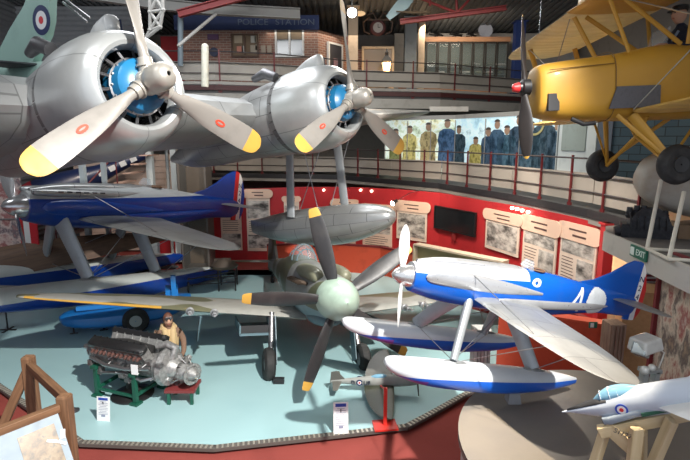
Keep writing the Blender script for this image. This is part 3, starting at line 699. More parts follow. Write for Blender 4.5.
for s in (-1, 1):
    mb = MB(); mb.loft(fus_rings([(-.36, -.10, .03, .03, .04, 4), (-.42, -.10, .045, .035, .045, 4), (-.7, -.05, .05, .04, .05, 3), (-1.2, -.02, .02, .03, .03, 3)], 16), T=Matrix.Translation((0, s*.07, 0))); mb.build('air_intake', M('intake_grey', (.30, .36, .42), .45), JET)
    mb = MB(); mb.box((-.357, s*.07, -.105), (.004, .04, .05)); mb.build('intake_mouth', dark, JET)  # dark plate painted in for the shade inside the intake
    mb = MB(); mb.loft(wing_rings([(-.85, s*.10, -.03, .85, .05), (-1.35, s*.75, -.05, .35, .02)])); mb.build('wing', M('model_wing_white', (.66, .67, .66), .4), JET)
cr = M('roundel_white', (.75, .75, .75), .5); crr = M('roundel_red', (.6, .03, .04), .5); cb = M('roundel_bright_blue', (.03, .08, .45), .5)
for s in (-1, 1): roundel((-.56, s*.104, -.01), (0.12, s, 0.0), .056, JET, [cb, cr, crr], (1, .68, .34))

# ================================================================ CRASHED-LOOK SMALL MODEL FIGHTER ON RED STAND
sp = at(385, 425, Z=.02)
mc = at(384, 381, Y=sp.y+1.08)
stn = empty('red_display_stand', loc=(sp.x, sp.y, 0)); tag(stn, 'red metal stand with square base and slim post under small model aeroplane', 'display stand')
redst = M('red_stand_paint', (.60, .03, .02), .4)
mb = MB(); mb.box((0, 0, .015), (.38, .30, .03), 0, Matrix.Rotation(.12, 4, 'Z')); mb.build('base_plate', redst, stn)
mb = MB(); mb.box((0, 0, .34), (.055, .035, .66)); mb.tube((0, .0, .64), (0, 1.0, mc.z-.06), .018); mb.build('post', redst, stn)
mc = at(384, 381, Y=sp.y+1.08)
MF = empty('model_fighter', loc=mc, yaw=-3, pitch=3, roll=8, scale=1.06)
tag(MF, 'small grey and green model fighter with dark roundel, wing tilted down on the red stand', 'model aircraft')
mb = MB(); mb.loft(fus_rings(interp([(.62, 0, .03, .03, .03), (.55, 0, .075, .08, .08), (.2, 0, .095, .11, .1), (-.2, 0, .08, .10, .09), (-.6, .01, .045, .06, .05), (-.92, .02, .015, .03, .03)], 4), 22)); mb.build('fuselage', M('model_grey', (.28, .29, .27), .45), MF)
mcam = Mcamo('model_camouflage', (.13, .13, .115), (.05, .055, .035), (.2, .2, .2), -9)
for s in (-1, 1):
    ws = []
    for i in range(11):
        y = .98*math.sin(i/10*PI/2); c = .50*math.sqrt(max(0, 1-(y/.985)**2)); ws.append((.16-.08*(1-c/.5), s*(y+.02), -.05+.06*y, max(c, .02), .06*(1-.8*y)))
    mb = MB(); mb.loft(wing_rings(ws)); mb.build('wing', mcam, MF)
    mb = MB(); mb.loft(wing_rings([(-.72, s*.02, .03, .17, .02), (-.78, s*.28, .03, .08, .01)])); mb.build('tailplane', mcam, MF)
mb = MB(); mb.prism([(-.66, .05), (-.80, .22), (-.90, .20), (-.93, .0)], -.01, .01, 'y'); mb.build('fin', mcam, MF)
mb = MB(); mb.loft(fus_rings([(.08, .08, .01, .01, .01), (.0, .09, .045, .05, .02), (-.14, .09, .04, .045, .02), (-.24, .08, .01, .01, .01)], 14)); mb.build('canopy', M('canopy_light_blue', (.20, .42, .58), .12, 0, .1, coat=.6), MF)
mb = MB()
for k in range(4): blade(mb, [(.02, .03, .02, 0), (.1, .05, .012, -30), (.26, .035, .006, -25)], Matrix.Translation((.57, 0, 0)) @ rotx(45+90*k))
mb.build('propeller', black, MF)
for s in (-1, 1): roundel((-.42, s*.060, .02), (-.09*0, s, .1), .055, MF, [navyblue, cr, crr], (1, .6, .3))
ltr = M('squadron_letter_dark', (.05, .06, .08), .5)
text('code_letters', 'D', .10, ltr, MF, TXT((-.53, -.056, .02), (1, .09*-1*0-.0, 0), (0, 0, 1)), .012)
text('code_letters', 'UF', .10, ltr, MF, TXT((-.29, -.079, .02), (1, -.09, 0), (0, 0, 1)), .012)

# ================================================================ PALE GREEN TAIL, upper left
TG = empty('aircraft_tail', loc=at(30, 62, Y=9.6), yaw=-28)
tag(TG, 'pale green aircraft tail fin with red white and blue roundel behind the left engine', 'aircraft tail')
def tl(px, py): return TG.matrix_basis.inverted() @ at(px, py, Y=9.6+(px-30)*-.010)
out = [tl(*p) for p in ((-6, 56), (12, 30), (30, 8), (38, -8), (46, -22), (62, -22), (60, 0), (58, 22), (54, 36), (44, 52), (30, 74), (8, 74))]
mb = MB(); mb.prism([(p.x, p.z) for p in out], -.07, .07, 'y'); mb.build('fin', seagreen, TG)
c = tl(50, 22); 
for s in (-1,): roundel((c.x, s*.072, c.z), (0, s, 0), .25, TG, [navyblue, cr, crr], (1, .62, .26))
mb = MB(); mb.loft(fus_rings([(1.6, -.35, .28, .32, .32), (.6, -.3, .24, .28, .28), (-.5, -.2, .18, .22, .2), (-1.4, -.1, .05, .1, .1)], 20)); mb.build('rear_fuselage', seagreen, TG)
for s in (-1, 1):
    mb = MB(); mb.loft(wing_rings([(.5, s*.1, -.1, .95, .12), (.05, s*1.3, -.1, .5, .06)])); mb.build('tailplane', M('dark_tailplane', (.05, .055, .06), .5), TG)
mb = MB(); mb.path([tl(66, 0), tl(90, 18)], [.02, .02], 8); mb.path([tl(63, 2), tl(87, 22)], [.02, .02], 8); mb.build('support_bar', steel, TG)
# ================================================================ THE BUILDING
def roofz(y): return 11.2-.07*y
carpet = M('red_carpet', (.27, .06, .05), .95, 0, .5, 1.2, .5, 220, .1, col2=(.20, .045, .038))
mb = MB(); mb.box((-1, 9, -.20), (28, 34, .2)); struct(mb.build('floor', carpet, smooth=False))
# raised pale blue platform
platm = M('platform_blue_green_paint', (.34, .53, .55), .3, 0, .3, .7, .05, 9, .5, .15, col2=(.28, .46, .49))
pl = [at(-60, 362, Z=0), at(0, 383, Z=0), at(84, 440, Z=0), at(215, 445, Z=0), at(345, 431, Z=0), at(405, 424, Z=0), at(428, 412, Z=0), at(464, 392, Z=0), at(520, 362, Z=0), Vector((4.6, 14, 0)), Vector((4.0, 17.2, 0)), Vector((-8.5, 17.2, 0)), Vector((-10.5, 13, 0))]
mb = MB(); mb.prism([(p.x, p.y) for p in pl], -.10, 0, 'z'); struct(mb.build('floor', platm, smooth=False)).name = 'floor_platform'
gr = MB(); tl_ = MB()
alum = M('tread_metal', (.50, .47, .40), .35, .6)
for a, b in zip(pl[:8], pl[1:9]):
    d = (b-a); L = d.length; u = d/L; n_ = int(L/.075); nn = Vector((u.y, -u.x, 0))
    T = frame((a.x, a.y, 0), u)
    tl_.box((L/2, -.055, -.02), (L+.03, .11, .05), 0, T)
    for k in range(n_): gr.box(((k+.5)*L/n_, -.055, .009), (.030, .085, .012), 0, T)
struct(tl_.build('trim_1', M('trim_dark', (.10, .09, .08), .6), smooth=False)); struct(gr.build('trim_2', alum, smooth=False))

# walls of the hall
def corr(mb, x, y0, y1, z0, z1, p=.20, dep=.05):
    n = int((z1-z0)/(p/2)); pts = []
    for i in range(n+1): pts.append((x+(dep if i % 2 else 0), z0+i*p/2))
    poly = pts+[(x-.12, z1), (x-.12, z0)]
    return mb.prism(poly, y0, y1, 'y')
mb = MB(); corr(mb, -13, -2, 25, -.1, 11.2)
struct(mb.build('wall_left', M('corrugated_grey', (.23, .24, .25), .5, .2), smooth=False))
mb = MB(); mb.box((-1, 25.1, 5.5), (28, .2, 11.4)); struct(mb.build('wall_back', M('wall_warm_grey', (.22, .20, .18), .8), smooth=False))
mb = MB(); mb.box((11.1, 11.5, 5.5), (.2, 27, 11.4)); struct(mb.build('wall_right', M('wall_warm_grey', (.22, .20, .18), .8), smooth=False))
mb = MB()
for i in range(96):
    x0 = -13+i*.25
    mb.prism([(-2, roofz(-2)), (25, roofz(25)), (25, roofz(25)+.06), (-2, roofz(-2)+.06)], x0, x0+.14, 'x')
    mb.prism([(-2, roofz(-2)+.06), (25, roofz(25)+.06), (25, roofz(25)+.1), (-2, roofz(-2)+.1)], x0, x0+.25, 'x')
struct(mb.build('ceiling', M('roof_deck_grey', (.16, .17, .175), .55, .2), smooth=False))
mb = MB(); n_ = 56; pts = [(20.9+(.05 if i % 2 else 0), 4.4+i*.095) for i in range(n_+1)]
mb.prism(pts+[(21.0, 4.4+n_*.095), (21.0, 4.4)], -13, -8.3, 'x'); struct(mb.build('wall_corrugated', M('corrugated_pale', (.30, .31, .32), .5, .2), smooth=False))
# red wall at back left of the upper level
a = at(160, 20, Y=21.5); b = at(212, 20, Y=21.5)
mb = MB(); mb.box(((a.x+b.x)/2, 21.5, 6.6), (b.x-a.x, .15, 4.2)); struct(mb.build('wall_red', M('red_wall', (.32, .012, .015), .7, dirt=.1), smooth=False))

# ---------------------------------------------------------------- lower red exhibition wall
WP = [(150, 190, 19.2), (215, 190, 19.2), (300, 187, 19.0), (350, 187, 18.4), (395, 189, 17.4), (440, 193, 16.2), (485, 201, 14.4), (530, 208, 12.6), (575, 217, 11.0), (608, 226, 10.0)]
WW = [at(x, y, Y=d) for x, y, d in WP]
redw = M('red_wall_gloss', (.50, .03, .035), .4, dirt=.2, coat=.1)
mb = MB()
for a, b in zip(WW[:-1], WW[1:]):
    n2 = Vector((b.y-a.y, a.x-b.x, 0)).normalized()*.06
    n2 = -n2 if n2.y < 0 else n2
    mb.add([(a.x, a.y, -.1), (b.x, b.y, -.1), (b.x, b.y, b.z), (a.x, a.y, a.z), (a.x+n2.x, a.y+n2.y, -.1), (b.x+n2.x, b.y+n2.y, -.1), (b.x+n2.x, b.y+n2.y, b.z), (a.x+n2.x, a.y+n2.y, a.z)],
           [(0, 1, 2, 3), (7, 6, 5, 4), (3, 2, 6, 7), (0, 4, 5, 1), (0, 3, 7, 4), (1, 5, 6, 2)])
struct(mb.build('wall_exhibition', redw, smooth=False))
def wallhit(px, py, off=0.0):
    r = ray(px, py); best = None
    for i, (a, b) in enumerate(zip(WW[:-1], WW[1:])):
        dx, dy = b.x-a.x, b.y-a.y; den = r.x*dy-r.y*dx
        if abs(den) < 1e-9: continue
        t = (a.x*dy-a.y*dx)/den; s = ((t*r.x-a.x)*dx+(t*r.y-a.y)*dy)/(dx*dx+dy*dy)
        if t > 0 and -.02 <= s <= 1.02 and (best is None or t < best[0]): best = (t, i)
    t, i = best; a, b = WW[i], WW[i+1]
    u = Vector((b.x-a.x, b.y-a.y, 0)).normalized(); n = Vector((u.y, -u.x, 0))
    p = r*t+Vector((0, 0, CZ)); return p+n*off, u, n
# low orange-red dado in front of the panels
DD = [at(x, 262, Y=d) for x, d in ((188, 16.9), (250, 16.9), (268, 16.9))]+[Vector((-.9, 17.3, 0)), Vector((1.2, 16.6, 0)), Vector((2.6, 15.2, 0)), Vector((3.9, 12.8, 0)), Vector((4.6, 10.6, 0)), Vector((5.0, 9.2, 0))]
orr = M('orange_red_panel', (.52, .07, .03), .45, dirt=.2)
mb = MB()
for a, b in zip(DD[2:-1], DD[3:]):
    u = Vector((b.x-a.x, b.y-a.y, 0)); L = u.length
    mb.box((L/2, .05, .42), (L+.04, .1, 1.05), 0, frame((a.x, a.y, 0), u))
struct(mb.build('wall_dado', orr, smooth=False))
mb = MB(); 
for a, b in zip(DD[2:-1], DD[3:]):
    u = Vector((b.x-a.x, b.y-a.y, 0)); L = u.length; mb.box((L/2, .05, .97), (L+.04, .14, .05), 0, frame((a.x, a.y, 0), u))
struct(mb.build('trim_3', M('dark_red_trim', (.14, .01, .012), .5), smooth=False))

# ---------------------------------------------------------------- galleries and railings
steel_red = M('railing_dark_red', (.11, .012, .014), .45, dirt=.2)
rail_dark = M('railing_dark', (.045, .035, .035), .5)
infill = M('infill_cream_sheet', (.30, .275, .24), .6, dirt=.3, dscale=.8)
fascia = M('fascia_pale', (.28, .265, .24), .6, dirt=.3)
def slab(name, pts, z, th, depthv, mat):
    mb = MB(); n = len(pts)
    fr = [(p.x, p.y) for p in pts]; bk = [(p.x+depthv[0], p.y+depthv[1]) for p in pts]
    mb.prism(fr+bk[::-1], z-th, z, 'z'); return struct(mb.build(name, mat, smooth=False))
def railing(name, label, pts, h, npost, mpost, group=None, infill_h=(.12, .75), rails=(.36, .70, 1.06), postw=.05):
    rt = empty(name, loc=(pts[0].x, pts[0].y, pts[0].z)); tag(rt, label, 'railing', group)
    o = Vector(pts[0])
    seg = [(a, b, (b-a).length) for a, b in zip(pts[:-1], pts[1:])]; tot = sum(s[2] for s in seg)
    def along(s):
        for a, b, L in seg:
            if s <= L+1e-6: return a+(b-a)*(s/L), (b-a).normalized()
            s -= L
        return pts[-1], (pts[-1]-pts[-2]).normalized()
    first = None
    for i in range(npost):
        p, u = along(tot*i/(npost-1)); 
        if first is None:
            m_ = MB(); m_.box((0, 0, h/2-.14), (postw, .035, h+.28)); m_.box((0, 0, -.10), (.13, .03, .34)); first = m_.build('post', mpost, rt, smooth=False); q = first
        else: q = first.copy(); COL.objects.link(q); q.parent = rt
        q.matrix_basis = frame(p-o, u)
    for z in rails:
        m_ = MB(); m_.path([p-o+Vector((0, 0, z)) for p in pts], .017 if z < 1 else .022, 6); m_.build('rail', rail_dark, rt)
    m_ = MB()
    for a, b, L in seg:
        u = (b-a).normalized(); n = Vector((-u.y, u.x, 0)); n = n if n.y > 0 else -n
        T = frame(a-o+n*.06, u); m_.box((L/2, 0, (infill_h[0]+infill_h[1])/2), (L-.02, .02, infill_h[1]-infill_h[0]), 0, T)
    m_.build('infill_panel', infill, rt, smooth=False)
    return rt
G1 = [at(x, y, Z=3.1) for x, y in ((130, 171), (215, 173), (340, 175), (390, 179), (440, 183), (510, 193.5), (590, 209), (637, 221))]
for p in G1: p.z = 3.1
slab('floor_gallery', G1, 3.1, .16, (1.8, 4.5), M('gallery_floor_dark', (.07, .07, .07), .6))
mb = MB()
for a, b in zip(G1[:-1], G1[1:]):
    u = b-a; L = u.length; mb.box((L/2, -.012, -.24), (L+.01, .02, .14), 0, frame(a, u))
struct(mb.build('trim_4', fascia, smooth=False))
mb = MB()
for a, b in zip(G1[:-1], G1[1:]):
    u = b-a; L = u.length; mb.box((L/2, -.03, -.09), (L+.01, .05, .18), 0, frame(a, u))
struct(mb.build('trim_5', M('channel_steel_black', (.025, .025, .028), .5), smooth=False))
railing('gallery_railing', 'dark red railing with cream infill along the curved lower gallery', G1, 1.12, 22, steel_red)
G2 = [at(x, y, Z=6.4) for x, y in ((165, 84), (215, 84), (280, 86), (345, 90), (440, 92), (530, 97), (620, 104), (700, 112))]
for i, p in enumerate(G2): p.z = 6.4
slab('floor_upper_gallery', G2, 6.4, .28, (.0, 5.5), M('gallery_floor_dark', (.07, .07, .07), .6))
mb = MB(); mb2 = MB()
for a, b in zip(G2[:-1], G2[1:]):
    u = b-a; L = u.length; T = frame(a, u)
    mb.box((L/2, -.012, -.47), (L+.01, .02, .36), 0, T); mb.box((L/2, -.012, .04), (L+.01, .02, .10), 0, T); mb2.box((L/2, -.03, -.12), (L+.01, .06, .16), 0, T)
struct(mb.build('trim_6', fascia, smooth=False)); struct(mb2.build('trim_7', M('maroon_channel', (.05, .012, .012), .5), smooth=False))
railing('upper_gallery_railing', 'dark red railing with pale infill along the upper gallery in front of the brick building', G2, 1.12, 20, steel_red, None, (.14, .74))

# ---------------------------------------------------------------- brick building on the upper gallery
brick = Mbrick('red_brown_brick', (.33, .16, .11), (.24, .12, .09), (.38, .30, .25), .26, .09)
bA = at(182, 30, Y=20.2); bB = at(318, 30, Y=20.2); 
def brickwall(name, a, b, z0, z1, th=.25):
    u = Vector((b[0]-a[0], b[1]-a[1], 0)); L = u.length
    mb = MB(); mb.box((L/2, th/2, (z1-z0)/2), (L, th, z1-z0)); o = mb.build(name, brick, smooth=False); o.matrix_basis = frame((a[0], a[1], z0), u); return struct(o), L, u.normalized()
bw, L, u = brickwall('wall_brick_front', bA, bB, 6.4, 8.70)
bC = at(352, 30, Y=22.0)
brickwall('wall_brick_side', (bB.x, 20.2), (bC.x, 22.0), 6.4, 8.7)
bD = at(352, 30, Y=21.6); bE = at(358, 30, Y=21.6)
brickwall('wall_brick_far', (bD.x, 22.0), (bE.x+.9, 22.0), 6.4, 8.3)
# blue name board with lettering
sgn = empty('name_board', loc=(bA.x, 20.12, 8.72)); tag(sgn, 'dark blue name board with faint raised letters over the brick building', 'sign')
mb = MB(); mb.box(((bB.x-bA.x)/2-.1, 0, .22), (bB.x-bA.x+.3, .14, .52)); mb.build('board', M('sign_navy', (.012, .03, .12), .5), sgn, smooth=False)
for wd, xx in (('POLICE', 2.75), ('STATION', 4.35)): text('lettering', wd, .30, M('letter_blue_grey', (.16, .20, .27), .6), sgn, TXT((xx, -.075, .22), (1, 0, 0), (0, 0, 1)), .02, 'CENTER', 1.2)
# double window
wx0 = at(275, 50, Y=20.1); wx1 = at(304, 50, Y=20.1); zt = at(275, 27, Y=20.1).z; zb = at(275, 57, Y=20.1).z
def framebox(mb, x0, x1, z0, z1, w, y, d, m=0, mid=()):
    mb.box(((x0+x1)/2, y, z0+w/2), (x1-x0, d, w), m); mb.box(((x0+x1)/2, y, z1-w/2), (x1-x0, d, w), m)
    for x in (x0+w/2, x1-w/2)+tuple(mid): mb.box((x, y, (z0+z1)/2), (w, d, z1-z0-2*w), m)
wn = empty('window_1', loc=(wx0.x, 20.15, zb)); struct(wn)
mb = MB(); W_, H_ = wx1.x-wx0.x, zt-zb; framebox(mb, 0, W_, 0, H_, .07, 0, .1, 0, (W_/2,)); mb.build('window_frame', white, wn, smooth=False)
mb = MB(); mb.box((W_/2, .03, H_/2), (W_-.05, .02, H_-.05)); mb.build('window_pane', M('dark_window_glass', (.04, .05, .045), .1, coat=.5), wn, smooth=False)
mb = MB(); 
for x in (W_*.26, W_*.74): mb.box((x, .015, H_*.78), (W_*.36, .015, H_*.36))
mb.build('blind', M('brown_blind', (.22, .17, .12), .8), wn, smooth=False)
# notice board, sockets, round plaque
nb0 = at(231, 34, Y=20.15); nb1 = at(259, 57, Y=20.15)
nb = empty('notice_board', loc=(nb0.x, 20.12, nb1.z)); tag(nb, 'brown framed notice board with pinned papers on the brick wall', 'notice board')
W_, H_ = nb1.x-nb0.x, nb0.z-nb1.z
mb = MB(); framebox(mb, 0, W_, 0, H_, .06, 0, .08, 0, (W_/2,)); mb.build('frame', Mwood('dark_frame_wood', (.08, .04, .02), (.13, .07, .04)), nb, smooth=False)
mb = MB(); mb.box((W_/2, .02, H_/2), (W_-.06, .02, H_-.06)); mb.build('backing', M('cork', (.20, .14, .09), .9), nb, smooth=False)
for (x, z, w, h, c) in ((.12, .60, .30, .36, (.45, .36, .26)), (.20, .17, .24, .25, (.60, .25, .18)), (.38, .17, .12, .26, (.6, .55, .5)), (.72, .62, .2, .25, (.5, .48, .42)), (.86, .65, .16, .3, (.48, .40, .28)), (.70, .2, .32, .26, (.42, .36, .28)), (.88, .3, .12, .2, (.5, .45, .35))):
    mb = MB(); mb.box((x*W_+w/2, 0, z*H_+h/2), (w, .012, h)); mb.build('pinned_paper', M('paper_%d' % int(x*100+z*10), c, .8), nb, smooth=False)
for i, px in enumerate((263.5, 269.5)):
    p = at(px, 49, Y=20.14); mb = MB(); mb.box((0, 0, 0), (.17, .05, .26)); o = mb.build('wall_plate', M('plate_beige', (.42, .34, .26), .6), smooth=False); o.location = p
    tag(o, ['small beige plate on the brick wall, nearer the notice board', 'small beige plate on the brick wall, nearer the window'][i], 'plate', 'plates on the brick wall')
p = at(214, 52, Y=20.14); mb = MB(); mb.tube((0, -.02, 0), (0, .05, 0), .17, .17, 24); o = mb.build('round_plaque', M('plaque_navy', (.03, .035, .08), .5)); o.location = p; tag(o, 'round dark plaque on the brick wall left of the notice board', 'plaque')
p = at(213, 37, Y=20.14); mb = MB(); mb.box((0, 0, 0), (.42, .05, .2)); o = mb.build('purple_sign', M('sign_purple', (.10, .03, .10), .5), smooth=False); o.location = p; tag(o, 'small purple sign on the brick wall above the round plaque', 'sign')
# door with emblem at the side wall, blue poster
p = at(334, 58, Y=21.0); dr = empty('door_1', loc=(p.x-.32, p.y+.0, 6.6)); struct(dr); ud_ = Vector((bC.x-bB.x, 1.8, 0)).normalized(); pd_ = Vector((bB.x, 20.2, 0))+ud_*(ud_.dot(Vector((p.x-bB.x, p.y-20.2, 0)))-.47)+Vector((ud_.y, -ud_.x, 0))*.03; dr.matrix_basis = frame((pd_.x, pd_.y, 6.6), ud_)
mb = MB(); framebox(mb, 0, .95, 0, 1.75, .07, -.03, .1); mb.build('door_frame', white, dr, smooth=False)
mb = MB(); mb.box((.475, -.02, .87), (.85, .06, 1.7)); mb.build('door_leaf', M('door_slate', (.05, .05, .06), .5), dr, smooth=False)
mb = MB(); mb.box((.475, -.06, 1.0), (.26, .02, .32)); mb.build('door_poster', Mphoto('door_poster_print', [(.1, .2, .4), (.5, .3, .3), (.3, .05, .05)], 14), dr, smooth=False)
# cream shop front with lamp glow
p0, p1 = at(362, 46, Y=21.7), at(394, 74, Y=21.7)
wn2 = empty('window_2', loc=(p0.x, 21.85, 6.5)); struct(wn2)
mb = MB(); framebox(mb, 0, p1.x-p0.x, 0, p0.z-6.5, .09, 0, .12); mb.build('window_frame', M('cream_frame', (.55, .42, .28), .6), wn2, smooth=False)
mb = MB(); mb.box(((p1.x-p0.x)/2, .03, (p0.z-6.5)/2), (p1.x-p0.x-.1, .02, p0.z-6.6)); mb.build('window_pane', M('shop_glass_warm', (.20, .15, .10), .2), wn2, smooth=False)
p = at(378, 20, Y=21.6)
ck = empty('station_clock', loc=p); tag(ck, 'round white dial clock on a dark ornate bracket above the street lantern', 'clock')
mb = MB(); mb.lathe([(-.05, .01), (-.05, .27), (0, .33), (.06, .3), (.06, .01)], 26, 0, Matrix.Rotation(PI/2, 4, 'Z')); mb.build('case', M('clock_maroon', (.12, .04, .04), .5), ck); ck.children[0].location = (0, 0, -.30)
mb = MB(); mb.tube((0, -.07, -.3), (0, -.055, -.3), .2, .2, 26); mb.build('dial', M('dial_grey', (.5, .5, .48), .5), ck)
mb = MB(); mb.box((0, -.08, -.24), (.02, .01, .13)); mb.box((.04, -.08, -.3), (.1, .01, .02)); mb.build('hands', black, ck)
mb = MB()
for s in (-1, 1):
    mb.path([(s*.3, 0, -.55), (s*.55, 0, -.45), (s*.6, 0, -.1), (s*.35, 0, .1), (s*.25, 0, -.05)], .035, 8); mb.path([(s*.05, 0, 0), (s*.2, 0, .28), (s*.42, 0, .2)], .03, 8)
mb.box((0, 0, .0), (.9, .06, .05)); mb.build('bracket', M('bracket_brown', (.12, .08, .06), .5), ck)
mb = MB(); mb.sphere((-.78, 0, .25), .17, sc=(1.6, 1, .6)); mb.build('wall_lamp_shade', M('lamp_shade_warm', (.8, .55, .3), .5, emit=.6), ck)
# street lantern
p = at(386.5, 62, Y=20.9)
ln = empty('street_lantern', loc=(p.x, p.y, 6.4)); tag(ln, 'glowing four-sided street lantern on a post behind the upper railing', 'lamp')
mb = MB(); mb.lathe([(0, .10), (.05, .11), (.08, .06), (.5, .045), (.62, .05), (.66, .09), (.70, .05)], 14, axis='z'); mb.build('lamp_post', black, ln)
mb = MB(); mb.loft([[(w*math.cos(PI/4+PI/2*k), w*math.sin(PI/4+PI/2*k), z) for k in range(4)] for z, w in ((.72, .13), (1.22, .24))]); mb.build('lantern_glass', M('lantern_glow', (1, .62, .28), .4, dirt=0, emit=5), ln)
mb = MB()
for k in range(4):
    a = PI/4+PI/2*k; mb.tube((.135*math.cos(a), .135*math.sin(a), .71), (.25*math.cos(a), .25*math.sin(a), 1.24), .014, .014, 6)
mb.loft([[(w*math.cos(PI/4+PI/2*k), w*math.sin(PI/4+PI/2*k), z) for k in range(4)] for z, w in ((1.23, .28), (1.27, .28), (1.45, .1), (1.5, .1))]); mb.lathe([(1.5, .05), (1.58, .08), (1.64, .04), (1.74, .015)], 10, axis='z'); mb.build('lantern_cage', black, ln)
L_ = bpy.data.lights.new('lantern', 'POINT'); L_.energy = 45; L_.color = (1, .62, .3); L_.shadow_soft_size = .15; o = bpy.data.objects.new('lantern_light', L_); COL.objects.link(o); o.location = (p.x-.0, p.y-.35, 7.35)
# pillars
def pillar(px, y0, wpx, Y, z0, z1, mat, label, name='pillar', cat='pillar', grp=None, d=None):
    c = at(px, y0, Y=Y); w = wpx/F*Y; mb = MB(); mb.box((0, 0, (z1-z0)/2), (w, d or w, z1-z0)); mb.box((0, 0, .02), (w*1.35, (d or w)*1.35, .04)); mb.box((0, 0, z1-z0-.02), (w*1.35, (d or w)*1.35, .04))
    o = mb.build(name, mat, smooth=False); o.location = (c.x, Y, z0); tag(o, label, cat, grp); return o
warmw = M('warm_column_paint', (.62, .48, .34), .7)
pillar(410, 50, 11, 22.3, 6.4, roofz(22.3)-.03, M('blue_grey_column', (.20, .24, .27), .6), 'blue-grey column on the upper gallery right of the lantern')
pillar(421, 50, 6, 22.5, 6.4, roofz(22.5)-.03, warmw, 'warm lit cream column on the upper gallery beside the potted plant')
pillar(353, 50, 9, 20.9, 6.4, roofz(20.9)-.03, warmw, 'narrow buff column at the corner of the brick building')
# potted plant
p = at(402, 68, Y=21.7); pt = empty('potted_plant', loc=(p.x, 21.4, 6.4)); tag(pt, 'leafy potted plant between the columns on the upper gallery', 'plant')
mb = MB(); mb.lathe([(0, .12), (.3, .18), (.32, .2), (.3, .16)], 16, axis='z', cap=(1, 1)); mb.build('pot', M('terracotta', (.3, .12, .06), .8), pt)
mb = MB(); random.seed(3)
for k in range(46):
    a = random.uniform(0, 2*PI); e = random.uniform(.2, 1.3); L = random.uniform(.35, .75); c_, s_ = math.cos(a), math.sin(a)
    pts = [Vector((0, 0, .3)), Vector((c_*L*.5*math.cos(e), s_*L*.5*math.cos(e), .3+L*.6*math.sin(e))), Vector((c_*L*math.cos(e), s_*L*math.cos(e), .3+L*.8*math.sin(e)))]
    sd = Vector((-s_, c_, 0))*.05
    mb.add([pts[0], pts[1]+sd, pts[2], pts[1]-sd, pts[1]+Vector((0, 0, .015))], [(0, 1, 4), (1, 2, 4), (2, 3, 4), (3, 0, 4)])
mb.build('leaves', M('leaf_dark_green', (.03, .07, .025), .6), pt)
# wooden display cabinet with models
c0, c1 = at(426, 37, Y=23.2), at(508, 62, Y=23.2)
cab = empty('display_cabinet', loc=(c0.x, 23.2, 6.4)); tag(cab, 'long wooden display cabinet with glass doors on the upper gallery', 'cabinet')
W_ = c1.x-c0.x; zt = c0.z-6.4
cw = Mwood('cabinet_wood', (.36, .17, .09), (.50, .27, .14))
mb = MB(); mb.box((W_/2, .25, zt-.1), (W_+.1, .6, .2)); mb.box((W_/2, .25, .35), (W_+.05, .55, .7)); mb.build('body', cw, cab, smooth=False)
mb = MB(); mb.box((W_/2, .5, zt/2), (W_, .04, zt)); mb.build('back_panel', M('cabinet_back', (.13, .15, .14), .6), cab, smooth=False)
for k in range(7):
    x0 = W_*k/7; mb = MB(); framebox(mb, x0+.02, x0+W_/7-.02, .72, zt-.22, .05, -.01, .04); d = mb.build('door', M('door_frame_dark', (.03, .025, .02), .5), cab, smooth=False)
    mb = MB(); mb.box((x0+W_/14, -.01, (.5+zt)/2), (W_/7-.1, .01, zt-1.0)); mb.build('glass', Mglass('cabinet_glass', (.4, .5, .5), .05, .10), d, smooth=False)
for z in (1.05, 1.38): mb = MB(); mb.box((W_/2, .25, z), (W_-.05, .45, .02)); mb.build('shelf', M('glass_shelf', (.2, .24, .24), .3), cab, smooth=False)
random.seed(5)
dd = 0
for z in (.74, 1.06, 1.39):
    for k in range(7):
        mb = MB(); w = random.uniform(.14, .26); mb.lathe([(-w, .01), (-w*.8, .03), (0, .05), (w*.7, .045), (w, .01)], 8, 0, Matrix.Translation((0, 0, .1))); mb.box((0, 0, .1), (.1, .36, .02)); mb.box((0, 0, .045), (.04, .04, .09))
        mb.box((-w*.85, 0, .14), (.06, .015, .09))
        o = mb.build('model_aeroplane', [M('model_pale', (.5, .5, .48), .5), M('model_green', (.15, .17, .12), .5)][dd % 2]); dd += 1
        o.matrix_basis = Matrix.Translation((c0.x+W_*(k+.5)/7, 23.45, 6.4+z)) @ Matrix.Rotation(random.uniform(-.5, .5), 4, 'Z')
        tag(o, 'little model aeroplane standing on a shelf inside the long glass-fronted cabinet', 'model aeroplane', 'models in the display cabinet')
for i, (px, nm, lb) in enumerate(((436, 1, 'dark model biplane on top of the cabinet, left end'), (456, 1, 'dark model aeroplane on top of the cabinet, middle'), (472, 1, 'dark model aeroplane on top of the cabinet, beside the round plate'))):
    p = at(px, 33, Y=23.4); mb = MB(); mb.path([(-.35, 0, .13), (0, 0, .16), (.35, 0, .12)], [.02, .05, .04], 8); mb.box((.1, 0, .20), (.14, .6, .02)); mb.box((.1, 0, .12), (.14, .6, .02)); mb.box((-.3, 0, .2), (.1, .02, .12)); mb.tube((0, 0, 0), (0, 0, .14), .015); mb.box((0, 0, .01), (.2, .14, .02))
    for q in (-.25, .25): mb.tube((.1, q, .12), (.1, q, .2), .008)
    o = mb.build('model_aeroplane', black); o.matrix_basis = Matrix.Translation((p.x, 23.45, c0.z)) @ Matrix.Rotation(.3*i+.2, 4, 'Z'); tag(o, lb, 'model aeroplane')
p = at(486, 25, Y=23.4); mb = MB(); mb.lathe([(-.03, .01), (-.03, .2), (0, .32), (.02, .32), (-.01, .2), (-.0, .01)], 30, 0, Matrix.Rotation(-PI/2, 4, 'Z')); o = mb.build('round_plate', M('plate_grey_blue', (.26, .28, .34), .5)); o.location = (p.x, 23.45, c0.z+.33); tag(o, 'round grey-blue plate standing on top of the display cabinet', 'plate')
